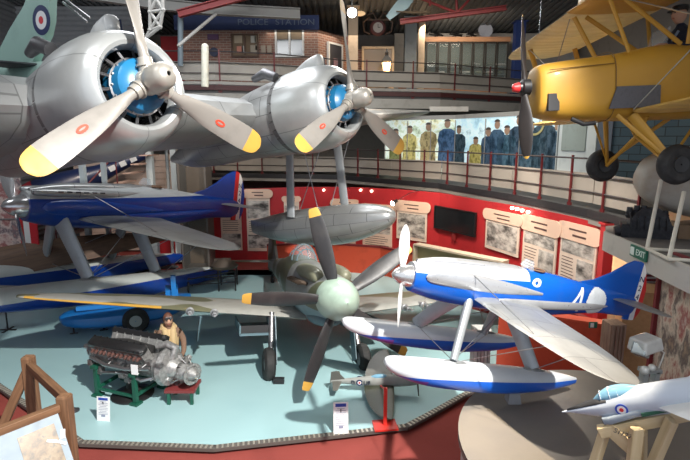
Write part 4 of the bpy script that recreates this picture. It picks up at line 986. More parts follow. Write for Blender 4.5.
pillar(519, 40, 9, 22.8, 6.4, roofz(22.8)-.03, M('deep_blue_panel', (.01, .03, .14), .5), 'deep blue column behind the biplane propeller')
# pale wall behind the cabinet
a = at(395, 20, Y=24.3); mb = MB(); mb.box(((a.x+10.8)/2, 24.4, 7.9), (10.8-a.x, .1, 3.0)); struct(mb.build('wall_upper_back', M('wall_cream_grey', (.42, .40, .37), .8), smooth=False))

# ---------------------------------------------------------------- roof steel
def beam(name, pts, w, h, mat, label, cat='beam', web=None):
    mb = MB()
    for a, b in zip(pts[:-1], pts[1:]):
        a, b = Vector(a), Vector(b); L = (b-a).length; T = frame(a, b-a)
        mb.box((L/2, 0, h/2-.015), (L, w, .03), 0, T); mb.box((L/2, 0, -h/2+.015), (L, w, .03), 0, T); mb.box((L/2, 0, 0), (L, .03, h), 0, T)
    o = mb.build(name, mat, smooth=False); return tag(o, label, cat)
rs = M('roof_steel_red', (.26, .03, .03), .5); gs = M('roof_steel_grey', (.34, .33, .31), .5)
beam('roof_beam', [at(60, -10, Y=17), at(165, 5, Y=17.6), at(205, 9, Y=17.8), at(300, 14, Y=18.4)], .28, .34, gs, 'long pale grey roof beam over the brick building')
beam('roof_beam', [at(178, 14, Y=16.8), at(252, -6, Y=16.9)], .2, .22, rs, 'short red roof beam at upper left, above the red wall')
beam('roof_truss', [at(400, 22, Y=17.9), at(506, 8, Y=17.9)], .2, .16, rs, 'red bottom chord of the roof truss above the display cabinet')
for i, (a, b) in enumerate((((404, -8), (457, 13)), ((457, 13), (478, -10)), ((457, 13), (456, -10)), ((430, 6), (430, -8)))):
    mb = MB(); mb.tube(at(*a, Y=17.9), at(*b, Y=17.9), .045, .045, 8); o = mb.build('truss_brace', rs)
    tag(o, ['long brown-red truss brace sloping down from the left', 'right-hand truss brace sloping up to the right', 'upright truss brace at the node', 'short upright truss brace near the hanging bird'][i], 'beam')
mb = MB(); mb.tube(at(178, 46, Y=16.2), at(216, 14, Y=17.2), .05, .05, 10); o = mb.build('brace_tube', gs); tag(o, 'pale diagonal tube in front of the red upper wall', 'beam')
mb = MB(); mb.tube(at(180.5, 14, Y=17.2), at(180.5, 66, Y=17.2), .09, .09, 14); o = mb.build('steel_pipe', M('pipe_blue_grey', (.15, .19, .22), .5)); tag(o, 'grey-blue upright pipe before the red upper wall', 'pipe')
mb = MB(); mb.tube(at(205, 48, Y=15.8), Vector((at(205, 85, Y=15.8).x, 15.8, 6.15)), .11, .11, 14); mb.sphere(tuple(at(205, 47, Y=15.8)), .11); o = mb.build('white_post', M('post_cream', (.62, .60, .50), .5)); tag(o, 'short cream post standing by the upper railing at left', 'post')
# upper left lattice antenna
p0 = at(143, -10, Y=12.5); p1 = at(160, 30, Y=12.5)
mb = MB()
q = [at(x, y, Y=12.4) for x, y in ((149, -12), (162, -12), (150, 12), (163, 10), (150, 30), (160, 27), (146, 38))]
for a, b in ((0, 2), (1, 3), (2, 4), (3, 5), (0, 3), (2, 3), (1, 2), (2, 5), (4, 5), (3, 4), (4, 6), (5, 6)): mb.tube(q[a], q[b], .04, .04, 8)
for a in q[:6]: mb.sphere(tuple(a), .06, n=8)
o = mb.build('lattice_bracket', gs); tag(o, 'white lattice steel bracket hanging behind the left propeller', 'bracket')
# hanging bird-like wooden thing and hang-glider panel by the truss
p = at(413, 12, Y=17.5)
mb = MB(); mb.path([p+Vector((-.55, 0, .02)), p+Vector((0, 0, -.02)), p+Vector((.6, 0, 0))], [.02, .04, .015], 8); mb.path([p+Vector((-.1, 0, 0)), p+Vector((-.05, .0, .25)), p+Vector((.12, 0, .28)), p+Vector((.1, 0, .1))], .025, 8)
mb.tube(p+Vector((0, 0, .2)), Vector((p.x, p.y, roofz(p.y))), .006, .006, 5)
o = mb.build('weather_vane', M('vane_brown', (.10, .07, .04), .5)); tag(o, 'small brown weather vane hanging from the roof near the truss', 'ornament')
mb = MB(); pts = [at(x, y, Y=17.6) for x, y in ((404, -6), (414, 0), (408, 8), (398, 14), (390, 20), (386, 16), (396, 2))]
mb.loft([[p_ for p_ in pts], [p_+Vector((0, .05, .0)) for p_ in pts]]); o = mb.build('hanging_banner', M('banner_teal_white', (.30, .42, .45), .6), smooth=False); tag(o, 'pale teal banner hanging below the roof at centre', 'banner')
# big lamp near the roof
def spotfix(name, pos, aim, label, r=.16, em=30):
    e = empty(name, loc=pos); tag(e, label, 'lamp'); d = (Vector(aim)-Vector(pos)).normalized(); T = frame((0, 0, 0), d)
    m_ = MB(); m_.lathe([(-.18, .02), (-.16, r*.6), (0, r*.8), (.12, r), (.12, r*.93), (0, r*.7)], 20, 0, T); m_.build('lamp_housing', M('lamp_black', (.03, .03, .03), .4), e)
    m_ = MB(); m_.lathe([(.09, .005), (.10, r*.9)], 20, 0, T); m_.build('lamp_lens', M('lamp_lens_%d' % em, (1, .95, .88), .3, dirt=0, emit=em), e)
    rz = roofz(pos[1])
    if rz > pos[2]: m_ = MB(); m_.tube((0, 0, 0), (0, 0, rz-pos[2]), .02, .02, 8); m_.build('lamp_stem', M('lamp_black', (.03, .03, .03), .4), e)
    return e
spotfix('roof_lamp', at(352, 12, Y=16.0), (0, 4, 3), 'bright roof floodlight glaring behind the right propeller', .15, 80)

# ---------------------------------------------------------------- lower gallery backdrop: mural
mw0, mw1 = at(396, 116, Y=18.6), at(472, 116, Y=16.8)
mpts = [at(385, 130, Y=21.2), at(455, 130, Y=19.8), at(560, 130, Y=15.8)]
mur = empty('mural', loc=(mpts[0].x, mpts[0].y, 3.3)); tag(mur, 'bright backlit mural of navy blue uniformed people behind the lower gallery', 'mural')
def mseg(name, a, b, z0, z1, mat, th=.05, off=0):
    u = Vector((b.x-a.x, b.y-a.y, 0)); L = u.length; mb = MB(); mb.box((L/2, th/2-off, (z1-z0)/2), (L, th, z1-z0)); o = mb.build(name, mat, mur, smooth=False)
    o.matrix_basis = frame((a.x-mur.location.x, a.y-mur.location.y, z0-3.3), u); return L, u.normalized()
mprint = Mphoto('mural_pale_print', [(.08, .14, .10), (.45, .55, .40), (.65, .75, .72), (.60, .60, .38), (.16, .20, .10)], 2.6, .4, .40, 6)
bmur = Mphoto('mural_blue_print', [(.18, .36, .46), (.42, .62, .70), (.60, .75, .78), (.22, .34, .38)], 1.6, .4, .42, 6)
mseg('printed_panel', mpts[0], mpts[1], 3.2, 5.35, mprint); L2, u2 = mseg('printed_panel', mpts[1], mpts[2], 3.2, 5.35, bmur)
mseg('top_rail', mpts[0], mpts[1], 5.35, 5.5, gs, .1, .03); mseg('top_rail', mpts[1], mpts[2], 5.35, 5.5, gs, .1, .03)
figs = [(.25, 1.45, .38, (.015, .04, .06), 0), (1.15, 1.05, .34, (.30, .26, .07), 1), (1.75, 1.35, .34, (.02, .05, .09), 0), (2.15, 1.6, .36, (.02, .06, .11), 0), (2.6, 1.4, .42, (.03, .08, .12), 0), (3.1, 1.7, .44, (.015, .04, .07), 0), (3.6, 1.5, .40, (.03, .07, .10), 0), (4.1, 1.75, .46, (.015, .04, .06), 0), (4.6, 1.5, .4, (.02, .05, .08), 0), (5.1, 1.7, .42, (.015, .04, .06), 0)]
def fig(a, u, s, h, w, col, i, z0=3.45):
    o = a+u*s; n = Vector((u.y, -u.x, 0))
    T = frame((o.x-mur.location.x+n.x*.02, o.y-mur.location.y+n.y*.02, z0-3.3), u)
    mb = MB()
    body = [(-w, 0), (-w*.9, h*.5), (-w*1.05, h*.62), (-w*.9, h*.80), (-w*.45, h*.87), (w*.45, h*.87), (w*.95, h*.80), (w*1.05, h*.6), (w*.85, h*.45), (w, 0)]
    mb.prism(body, -.008, 0, 'y', 0, T); mb.prism([(.12*math.cos(k*PI/8), h*.97+.15*math.sin(k*PI/8)) for k in range(16)], -.012, -.004, 'y', 1, T); mb.prism([(.13*math.cos(k*PI/8), h*1.03+.09*math.sin(k*PI/8)) for k in range(9)], -.016, -.012, 'y', 2, T)
    mb.build('printed_figure', [Mphoto('mural_figure_%d' % i, [tuple(x*.35 for x in col), col, tuple(min(1, x*1.6+.04) for x in col), tuple(x*.5 for x in col)], 6, .5, .12, 5, (1, 1, .6), i*1.3), M('mural_skin', (.34, .22, .15), .5, emit=.1), M('mural_hair', (.08, .06, .05), .5)], mur, smooth=False)
for i, (s, h, w, c_, f_) in enumerate(figs):
    if s < L2: fig(mpts[1], u2, s, h*1.05, w*.95, c_, i)
L1 = (mpts[1]-mpts[0]).length; u1 = Vector((mpts[1].x-mpts[0].x, mpts[1].y-mpts[0].y, 0)).normalized()
for i, (s, h, w, c_) in enumerate(((.5, 1.3, .3, (.12, .14, .04)), (1.1, 1.4, .3, (.40, .36, .12)), (1.9, 1.5, .34, (.30, .25, .12)), (L1-.3, 1.6, .36, (.02, .07, .16)))): fig(mpts[0], u1, s, h*1.1, w, c_, 20+i)
mb = MB(); T = frame(at(537, 124, Y=16.6)-mur.location+Vector((u2.y*.10, -u2.x*.10, 0)), u2)
mb.lathe([(-.01, .30), (-.01, .37), (.0, .37), (.0, .30)], 28, 0, T @ Matrix.Rotation(PI/2, 4, 'Z') ); mb.build('printed_ring', M('mural_yellow', (.40, .36, .16), .5, emit=.15), mur)
for k in range(7):
    a = mpts[0]+(mpts[1]-mpts[0])*(k/3) if k < 4 else mpts[1]+(mpts[2]-mpts[1])*((k-3)/3)
    mb = MB(); mb.box((0, -.03, 1.0), (.035, .03, 2.2)); o = mb.build('mullion', gs, mur, smooth=False); o.location = (a.x-mur.location.x, a.y-mur.location.y-.02, -.1)
# white display strip below mural text
p = at(443, 109, Y=17.2)
tb = empty('wall_caption', loc=p); tag(tb, 'thin pale caption strip with tiny lettering over the mural', 'sign')
mb = MB(); mb.box((.2, 0, 0), (1.3, .02, .16)); mb.build('strip', fascia, tb, smooth=False)
# white van door behind biplane nose
v0 = at(556, 150, Y=15.1); v1 = at(600, 150, Y=13.4)
T = frame((v0.x, v0.y, 3.1), (v1.x-v0.x, v1.y-v0.y, 0)); L = math.hypot(v1.x-v0.x, v1.y-v0.y)
vn = empty('exhibit_cabin', loc=(0, 0, 0)); vn.matrix_basis = T; tag(vn, 'white cabin door with a window behind the biplane nose on the lower gallery', 'cabin')
mb = MB(); mb.box((L/2, .4, 1.15), (L, .8, 2.3)); mb.build('cabin_body', M('cabin_white', (.55, .60, .60), .4), vn, 60)
mb = MB(); mb.box((L*.42, -.015, 1.55), (L*.55, .03, .8)); mb.build('cabin_window', M('cabin_window_grey', (.30, .35, .33), .2), vn, smooth=False)
mb = MB(); framebox(mb, .06, L-.12, .12, 2.15, .03, -.01, .03); mb.build('door_seam', M('seam_grey', (.2, .22, .22), .5), vn, smooth=False)
# dark slate wall right of it and door
mb = MB(); w0 = at(598, 150, Y=13.3); w1 = at(720, 150, Y=11.4); T = frame((w0.x, w0.y, 3.1), (w1.x-w0.x, w1.y-w0.y, 0)); L = math.hypot(w1.x-w0.x, w1.y-w0.y)
mb.box((L/2, .1, 1.6), (L, .2, 3.2)); o = mb.build('wall_slate', Mbrick('slate_blue_blocks', (.06, .10, .12), (.04, .07, .09), (.02, .03, .035), .5, .22), smooth=False); o.matrix_basis = T; struct(o)
mb = MB(); mb.box((L*.06, -.03, 1.2), (L*.13, .05, 2.4)); o = mb.build('door_2', M('door_blue_grey', (.10, .12, .15), .5), smooth=False); o.matrix_basis = T; struct(o)
# left part behind gallery rail: glass tower, dark cupboard
a = at(180, 160, Y=18.0); b = at(208, 160, Y=18.0)
gt = empty('glass_case', loc=(a.x, 18.0, -.1)); tag(gt, 'tall dark glass display case behind the tail of the deep blue seaplane', 'display case')
W_ = b.x-a.x
mb = MB(); framebox(mb, 0, W_, 0, 5.3, .07, 0, .8); mb.build('frame', M('case_frame', (.09, .08, .07), .5), gt, smooth=False)
mb = MB(); mb.box((W_/2, .36, 2.65), (W_-.1, .03, 5.2)); mb.build('back_panel', M('case_back_brown', (.12, .085, .055), .6), gt, smooth=False)
mb = MB(); mb.box((W_/2, -.38, 2.65), (W_-.1, .01, 5.2)); mb.build('glass', Mglass('case_glass', (.2, .22, .22), .05, .06), gt, smooth=False)
mb = MB(); mb.box((W_/2, 0, 2.0), (W_-.12, .6, .03)); mb.build('shelf', steeld, gt, smooth=False)

# ---------------------------------------------------------------- information panels
phot = [Mphoto('archive_photo_%d' % k, [(.05, .045, .04), (.18, .165, .15), (.42, .39, .35), (.66, .62, .56), (.72, .68, .62)], 2.0+k*.3, .45, 0, 9, (1, 1, 1.8), k*3.1) for k in range(6)]
cream = M('panel_cream', (.85, .60, .45), .6, dirt=.15)
creaml = M('panel_paper', (.80, .66, .54), .6, dirt=.2)
inkd = M('print_ink_dark', (.12, .06, .05), .6)
def wpanel(px0, px1, yt, yb, label, k, header=True, layout=0, name='exhibition_poster', offs=.05):
    pm, u, n = wallhit((px0+px1)/2, (yt+yb)/2, offs)
    # width along the wall tangent from the two pixel edges
    def hit(px):
        r = ray(px, (yt+yb)/2); den = r.x*u.y-r.y*u.x; t = (pm.x*u.y-pm.y*u.x)/den; return (Vector((r.x*t, r.y*t, 0))-Vector((pm.x, pm.y, 0))).dot(u)
    x0, x1 = hit(px0), hit(px1); dist = pm.y
    r0, r1 = ray((px0+px1)/2, yt), ray((px0+px1)/2, yb); z0, z1 = CZ+r1.z/r1.y*dist, CZ+r0.z/r0.y*dist
    e = empty(name, loc=(0, 0, 0)); e.matrix_basis = frame((pm.x, pm.y, z0), u); tag(e, label, 'poster', 'illustrated posters on the red wall')
    H = z1-z0; W = x1-x0; hh = .22*min(H, W*1.3) if header else 0
    mb = MB(); mb.box(((x0+x1)/2, 0, (H-hh)/2), (W*.94, .03, H-hh)); mb.build('printed_sheet', creaml, e, smooth=False)
    if header:
        mb = MB(); cx = (x0+x1)/2; r_ = hh*.62; pts = [(cx+s*(W/2-r_*.4)+s*r_*math.cos(a)*1.0, H-hh*.62+r_*math.sin(a)) for s, aa in ((1, range(-4, 5)), (-1, range(4, -5, -1))) for a in [q*PI/8 for q in aa]]
        mb.prism(pts, -.045, -.016, 'y'); h_ = mb.build('header_plaque', cream, e, smooth=False)
        mb = MB(); mb.box((cx, -.048, H-hh*.45), (W*.45, .004, hh*.12)); mb.box((cx+W*.05, -.048, H-hh*.85), (W*.35, .004, hh*.14)); mb.build('heading_lines', inkd, h_, smooth=False)
    def ph(a, b, c, d, kk):
        mb = MB(); mb.box((x0+W*(a+b)/2, -.018, (H-hh)*(c+d)/2), (W*(b-a), .008, (H-hh)*(d-c))); mb.build('photograph', phot[kk % 6], e, smooth=False)
    def tx(a, b, c, d):
        mb = MB(); nl = max(3, int((H-hh)*(d-c)/.07))
        for q in range(nl):
            ww = (b-a)*random.uniform(.82, 1); zz = (H-hh)*(d-(d-c)*(q+.5)/nl); mb.box((x0+W*(a+ww/2), -.017, zz), (W*ww, .003, .018))
        mb.build('text_lines', inkd, e, smooth=False)
    if layout == 0: ph(.08, .92, .10, .86, k)
    elif layout == 1: ph(.08, .92, .66, .92, k); tx(.10, .46, .14, .60); ph(.52, .92, .10, .60, k+1)
    elif layout == 2: ph(.08, .92, .60, .92, k); ph(.08, .92, .06, .30, k+2); tx(.12, .88, .34, .56)
    return e
random.seed(11)
wpanel(220, 242, 188, 250, 'tall illustrated panel with round header, nearest the glass case', 0, True, 2)
wpanel(246, 271, 189, 251, 'tall illustrated panel with round header, second from the glass case', 1, True, 2)
wpanel(362, 393, 204, 262, 'illustrated panel with round header just right of the grey wing float', 2, True, 2)
wpanel(396, 428, 201, 240, 'aircraft photograph panel under the small bright spotlight', 3, True, 0)
wpanel(485, 521, 211, 252, 'photograph panel with round header just right of the black screen', 4, True, 0)
wpanel(522, 558, 217, 276, 'tall panel with round header in the middle of the three right of the screen', 5, True, 1)
wpanel(559, 598, 224, 288, 'tall panel with round header nearest the end of the red wall', 0, True, 1)
wpanel(333, 358, 199, 258, 'panel with pale header mostly hidden behind the wing float', 1, True, 2)
wpanel(284, 300, 196, 262, 'narrow panel showing below the left end of the wing float', 2, True, 2)
# screen
pm, u, n = wallhit(455, 220, .10)
e = empty('wall_screen', loc=(0, 0, 0)); e.matrix_basis = frame(pm, u); tag(e, 'black flat television screen mounted on the red wall', 'television')
def hx(px): r = ray(px, 220); t = (pm.x*u.y-pm.y*u.x)/(r.x*u.y-r.y*u.x); return (Vector((r.x*t-pm.x, r.y*t-pm.y, 0))).dot(u)
x0, x1 = hx(434.5), hx(476); H = 24/F*pm.y
mb = MB(); framebox(mb, x0, x1, -H/2, H/2, .035, 0, .06); mb.build('bezel', black, e, smooth=False)
mb = MB(); mb.box(((x0+x1)/2, .005, 0), (x1-x0-.05, .04, H-.05)); mb.build('screen', M('screen_off', (.012, .016, .018), .15, coat=.5), e, smooth=False)
mb = MB(); mb.box(((x0+x1)/2, .06, 0), (.2, .1, .3)); mb.box(((x0+x1)/2, .02, -H/2-.16), (.16, .05, .2)); mb.build('bracket', M('bracket_red', (.25, .02, .02), .5), e, smooth=False)
# landscape picture behind the bright seaplane
a = at(416, 252, Y=14.6); b = at(506, 262, Y=12.4)
e = empty('framed_picture'); e.matrix_basis = frame((a.x, a.y, a.z-.35), (b.x-a.x, b.y-a.y, 0)); L = math.hypot(b.x-a.x, b.y-a.y)
tag(e, 'long cream framed model case behind the bright blue seaplane nose', 'display case')
mb = MB(); framebox(mb, 0, L, -.25, .62, .05, 0, .3); mb.build('frame', M('cream_frame_pale', (.60, .50, .38), .5), e, smooth=False)
mb = MB(); mb.box((L/2, .05, .2), (L-.06, .05, .8)); mb.build('backing', M('panel_olive', (.32, .27, .14), .6), e, smooth=False)
mb = MB(); mb.box((L/2, -.02, .18), (L*.5, .03, .22)); mb.build('printed_strip', Mphoto('strip_print', [(.5, .42, .2), (.2, .2, .12), (.6, .55, .4)], 6), e, smooth=False)
mb = MB(); mb.box((L/2, .1, -1.0), (L*.9, .2, 1.5)); mb.build('pedestal', M('pedestal_red', (.30, .03, .02), .5), e, smooth=False)
# small spotlight on the wall with an arm
p, u, n = wallhit(402, 201, .45)
e = spotfix('arm_spotlight', p, p+n*1-Vector((0, 0, .3)), 'small glaring spotlight on an arm at the top of the red wall', .085, 60)
for c in list(e.children):
    if c.name.startswith('lamp_stem'): bpy.data.objects.remove(c)
mb = MB(); q = wallhit(420, 190, 0)[0]-p; mb.path([(0, 0, 0), q*.6+Vector((0, 0, .06)), q], .012, 6); mb.build('lamp_arm', black, e)
# row of little downlights on wall top strips
def dots(name, pxs, lab):
    for i, (x, y) in enumerate(pxs):
        p, u, n = wallhit(x, y, .04); mb = MB(); T = frame(p, n); mb.lathe([(-.05, .04), (.02, .04), (.025, .03), (.02, .01)], 12, 0, T); o = mb.build(name, M('tiny_lamp', (1, .85, .65), .4, dirt=0, emit=5)); tag(o, lab[i], 'light', 'small lights along the top of the red wall')
dots('small_light', ((324, 190), (361, 190), (372, 191), (513, 208), (518, 209), (523, 210.5), (529, 212)), ['tiny round light on the red wall above the wing float', 'tiny light above the panel right of the float, left one', 'tiny light above the panel right of the float, right one', 'leftmost of four tiny lights above the right-hand panels', 'second of four tiny lights above the right-hand panels', 'third of four tiny lights above the right-hand panels', 'rightmost of four tiny lights above the right-hand panels'])
# ================================================================ LEFT BACK: stair, posts, navy aircraft
# staircase
s0 = at(106, 196, Y=16.6); s1 = at(152, 148, Y=18.2)
st_ = empty('staircase', loc=(s0.x, s0.y, 0)); tag(st_, 'grey steel staircase rising behind the flying boat engine', 'staircase')
grey_st = M('stringer_grey', (.34, .36, .35), .5)
A = Vector((s0.x, s0.y, s0.z)); B = Vector((s1.x+.4, s1.y, s1.z+.5)); o_ = Vector((s0.x, s0.y, 0)); A2 = A+(A-B)*.9
for dy in (0, 1.2):
    mb = MB(); T = frame(A2-o_+Vector((0, dy, 0)), B-A2); L = (B-A2).length; mb.box((L/2, 0, 0), (L, .06, .34)); mb.build('stringer', grey_st, st_, smooth=False)
for k in range(13):
    p = A2.lerp(B, (k+.5)/13)-o_; mb = MB(); mb.box((p.x, p.y+.6, p.z), (.30, 1.14, .04)); mb.build('step', M('step_pink_brown', (.42, .28, .22), .7), st_, smooth=False)
mb = MB(); mb.path([A2-o_+Vector((0, 0, .95)), B-o_+Vector((0, 0, .95))], .03, 8); mb.build('handrail', steel_red, st_)
for k in range(4): mb = MB(); p = A2.lerp(B, (k+.3)/4)-o_; mb.tube(p, p+Vector((0, 0, .95)), .02); mb.build('baluster', steel_red, st_)
mb = MB(); mb.tube(B-o_+Vector((-.1, .6, -.1)), Vector((B.x-o_.x-.1, B.y-o_.y+.6, -.1)), .06); mb.build('support_post', grey_st, st_)
# cream boarded wall behind the stair
mb = MB()
for k in range(16): mb.box((-8.5, 20.6, .1+k*.25), (5.2, .06, .235))
struct(mb.build('wall_boarded', M('boards_cream_pink', (.46, .36, .30), .7), smooth=False))
mb = MB(); p = at(180, 183, Y=20.2)
postm = M('post_blue_grey', (.42, .47, .48), .5, dirt=.2)
for i, (px, y0, w, Y, ztop, lb) in enumerate(((83.5, 180, 5, 14.9, None, 'slim pale upright post under the wing, nearest the yellow propeller tip'), (104.5, 180, 4, 15.6, None, 'slim pale upright post under the wing, second from the left'), (150.5, 170, 6, 18.2, None, 'blue-grey upright post in front of the staircase'), (174.5, 170, 5.5, 18.6, None, 'blue-grey upright post between the staircase and the glass case'))):
    c = at(px, y0, Y=Y); zt = at(px, 132, Y=Y).z
    mb = MB(); w_ = w/F*Y; mb.box((0, 0, (zt+.0)/2), (w_, w_, zt)); mb.box((0, 0, .015), (w_*2, w_*2, .03)); o = mb.build('support_post', postm, smooth=False); o.location = (c.x, Y, .0); tag(o, lb, 'post', 'posts under the flying boat wing')
# grey underside hatch bulge below engine 1 (seen at 75-108,145-160): lower cowl exhaust
# navy aircraft boom
a = at(62, 190, Y=18.7); b = at(150, 152, Y=20.2)
nv = empty('navy_helicopter', loc=a); tag(nv, 'navy blue helicopter tail with red and white band behind the seaplane', 'helicopter')
d = (b-a); T = frame((0, 0, 0), d); L = d.length
mb = MB(); mb.loft([[T @ Vector((x, w*math.cos(2*PI*k/18), h*math.sin(2*PI*k/18))) for k in range(18)] for x, w, h in ((-1.75, .3, .35), (-1.5, .5, .6), (-.6, .6, .75), (.4, .5, .6), (1.4, .3, .36), (L*.6, .24, .26), (L, .16, .18))]); mb.build('fuselage', M('navy_gloss', (.012, .022, .075), .35, coat=.2), nv)
mb = MB(); mb.loft([[T @ Vector((x, w*math.cos(2*PI*k/18), h*math.sin(2*PI*k/18))) for k in range(18)] for x, w, h in ((-1.15, .575, .70), (-.75, .61, .755))], cap=(0, 0)); mb.build('red_band', M('band_red', (.40, .03, .04), .4), nv)
mb = MB(); mb.loft([[T @ Vector((x, w*math.cos(2*PI*k/18), h*math.sin(2*PI*k/18))) for k in range(18)] for x, w, h in ((-1.78, .2, .22), (-1.76, .33, .38), (-1.5, .515, .615), (-1.3, .55, .66))], cap=(0, 0)); mb.build('nose_glazing', M('grey_glazing', (.25, .28, .32), .2), nv)
mb = MB()
for k in range(4):
    x = 1.5+k*.42; mb.box((x, -.30+.02*k, .02), (.24, .02, .2), 0, T)
mb.build('white_markings', white, nv, smooth=False)
mb = MB(); mb.path([T @ Vector((-.6, 0, -.7)), T @ Vector((-.7, -.4, -1.3))], .04, 8); mb.path([T @ Vector((.6, 0, -.5)), T @ Vector((.5, -.4, -1.2))], .04, 8); mb.path([T @ Vector((-1.2, -.4, -1.3)), T @ Vector((1.3, -.4, -1.2))], .05, 8); mb.build('landing_skid', steeld, nv)
# red/white/blue upright board and posters at far left
a = at(19, 220, Y=13.6)
e = empty('striped_board', loc=(a.x, 13.6, 0)); tag(e, 'upright board striped red and white behind the left seaplane nose', 'board')
for i, (x, w, m_) in enumerate(((0, .10, red), (.12, .16, white), (.28, .20, M('bright_red', (.55, .02, .03), .4)))):
    mb = MB(); mb.box((x+w/2, 0, 1.5), (w, .05, 3.0)); mb.build('stripe', m_, e, smooth=False)
e = empty('poster_wall', loc=(-12.2, 16.2, 0)); tag(e, 'pink-toned collage poster board at the far left behind the seaplane', 'poster board')
mb = MB(); mb.box((.6, 0, 2.0), (2.2, .06, 4.0)); mb.build('board', Mphoto('collage_pink', [(.62, .45, .38), (.30, .10, .10), (.66, .55, .50), (.15, .12, .14), (.55, .30, .26)], 1.6, .6, 0, 5), e, smooth=False)
mb = MB(); mb.box((.6, -.04, 2.0), (2.2, .03, .05)); mb.box((-.3, -.04, 2.0), (.05, .03, 4)); mb.build('frame', steel, e, smooth=False)
# brown hull-like low wall behind float
a = at(0, 262, Y=13.2); b = at(80, 246, Y=14.4)
mb = MB(); T = frame(a, b-a); L = (b-a).length
mb.loft([[(x, .5*math.cos(PI*k/8)*w, -.35+.75*h*math.sin(PI*k/8)) for k in range(9)] for x, w, h in ((-.8, 1, 1), (L*.5, 1, 1), (L+.8, .8, .75), (L+2.6, .15, .3))]); 
o = mb.build('upturned_boat', Mwood('dark_boat_wood', (.10, .06, .04), (.17, .10, .06))); o.matrix_basis = T; tag(o, 'dark brown upturned wooden hull behind the left seaplane floats', 'boat')

# ================================================================ beaching trolley with wheel (bright blue)
tr = empty('beaching_trolley', loc=at(137, 331, Z=0)); tag(tr, 'bright blue wheeled trolley under the left seaplane floats', 'trolley')
tb = M('trolley_blue', (.01, .17, .50), .35, coat=.3)
T = Matrix.Rotation(math.radians(20), 4, 'Z')
mb = MB(); mb.loft(fus_rings(interp([(-1.7, .38, .05, .05, .05), (-1.5, .36, .35, .14, .16), (-.8, .36, .55, .18, .24), (.2, .40, .60, .20, .24), (.9, .46, .5, .18, .2), (1.3, .55, .2, .1, .1)], 3), 18, 3), T=T @ Matrix.Translation((0, .45, 0))); mb.build('body', tb, tr)
mb = MB(); mb.box((.85, .5, .62), (.3, .5, .5), 0, T); mb.box((-.2, .3, .62), (2.2, .1, .1), 0, T); mb.box((.9, .2, .95), (.12, .12, .6), 0, T); mb.build('frame', tb, tr, smooth=False)
mb = MB(); mb.lathe([(-.07, .14), (-.09, .22), (-.06, .29), (0, .31), (.06, .29), (.09, .22), (.07, .14), (-.07, .14)], 28, 0, T @ Matrix.Translation((0, -.12, .31)) @ Matrix.Rotation(PI/2, 4, 'Z')); wo = mb.build('wheel', rubber, tr)
mb = MB(); mb.lathe([(-.06, .01), (-.07, .15), (.07, .15), (.06, .01)], 20, 0, T @ Matrix.Translation((0, -.12, .31)) @ Matrix.Rotation(PI/2, 4, 'Z')); mb.build('wheel_hub', M('hub_pale', (.35, .38, .38), .5), wo)
for dx in (-1.4, -.75):
    mb = MB(); mb.tube((dx, .3, .2), (dx, .3, .03), .02, .02, 8); mb.tube((dx-.09, .3, .02), (dx+.09, .3, .02), .015, .015, 6); mb.build('foot', black, tr, T=T)
# float cradles so the left seaplane rests on something
for s, px in ((1, -3.0), (-1, -3.0), (1, -5.8), (-1, -5.8)):
    w = S6L.matrix_basis @ Vector((px, s*1.15, -2.42 if px > -4 else -2.30)); e = empty('float_trestle', loc=(w.x, w.y, 0)); 
    lb = {(1, -3.0): 'black steel trestle under the near float, forward', (-1, -3.0): 'black steel trestle under the far float, forward', (1, -5.8): 'black steel trestle under the near float, aft', (-1, -5.8): 'black steel trestle under the far float, aft'}[(s, px)]
    tag(e, lb, 'trestle', 'trestles under the left seaplane'); h = w.z
    mb = MB()
    for a_, b_ in ((-.3, -.2), (.3, -.2), (-.3, .2), (.3, .2)): mb.tube((a_, b_, .0), (a_*.8, b_*.5, h-.03), .02, .02, 8)
    mb.tube((-.3, -.2, .25), (.3, -.2, .25), .015); mb.tube((-.3, .2, .25), (.3, .2, .25), .015); mb.build('frame', black, e)
    mb = MB(); mb.box((0, 0, h-.02), (.55, .36, .05)); mb.build('pad', M('pad_grey', (.1, .1, .1), .8), e, smooth=False)
# far-left tilted black stand
p = at(8, 330, Z=0); e = empty('tilted_sign_stand', loc=p); tag(e, 'dark tilted reading board on a thin stand at the left edge', 'sign stand')
mb = MB(); mb.tube((0, 0, 0), (0, 0, .75), .02); mb.box((0, 0, .01), (.4, .05, .02)); mb.box((0, 0, .01), (.05, .4, .02)); mb.build('stand', black, e)
mb = MB(); mb.box((0, 0, 0), (.62, .5, .03), 0, Matrix.Translation((-.05, 0, .88)) @ Matrix.Rotation(.9, 4, 'X') @ Matrix.Rotation(.1, 4, 'Y')); mb.build('board', M('board_grey_brown', (.16, .15, .14), .5), e, smooth=False)
# black cart behind the fighter wing
p = at(222, 296, Z=0); e = empty('steel_cart', loc=p+Vector((-.25, .8, 0)), yaw=8); tag(e, 'black tubular steel cart on the platform behind the fighter wing', 'cart')
mb = MB()
for z in (.28, .62):
    mb.path([(-.9, -.35, z*.5+.1), (.5, -.35, z), (.5, .35, z), (-.9, .35, z*.5+.1), (-.9, -.35, z*.5+.1)], .02, 8)
for x in (-.9, .0, .5):
    for y in (-.35, .35): mb.tube((x, y, 0), (x, y, .66 if x > -.5 else .34), .022)
mb.build('frame', black, e)
mb = MB(); mb.loft([[( .15+.5*u*math.cos(2*PI*k/10), .3*v*math.sin(2*PI*k/10), z) for k in range(10)] for z, u, v in ((.62, .7, .8), (.72, .9, .9), (.85, .6, .7), (.95, .2, .3))]); mb.box((.1, .1, .82), (.5, .16, .2)); mb.build('engine_part', M('brown_grime_metal', (.09, .07, .055), .5, .4), e)

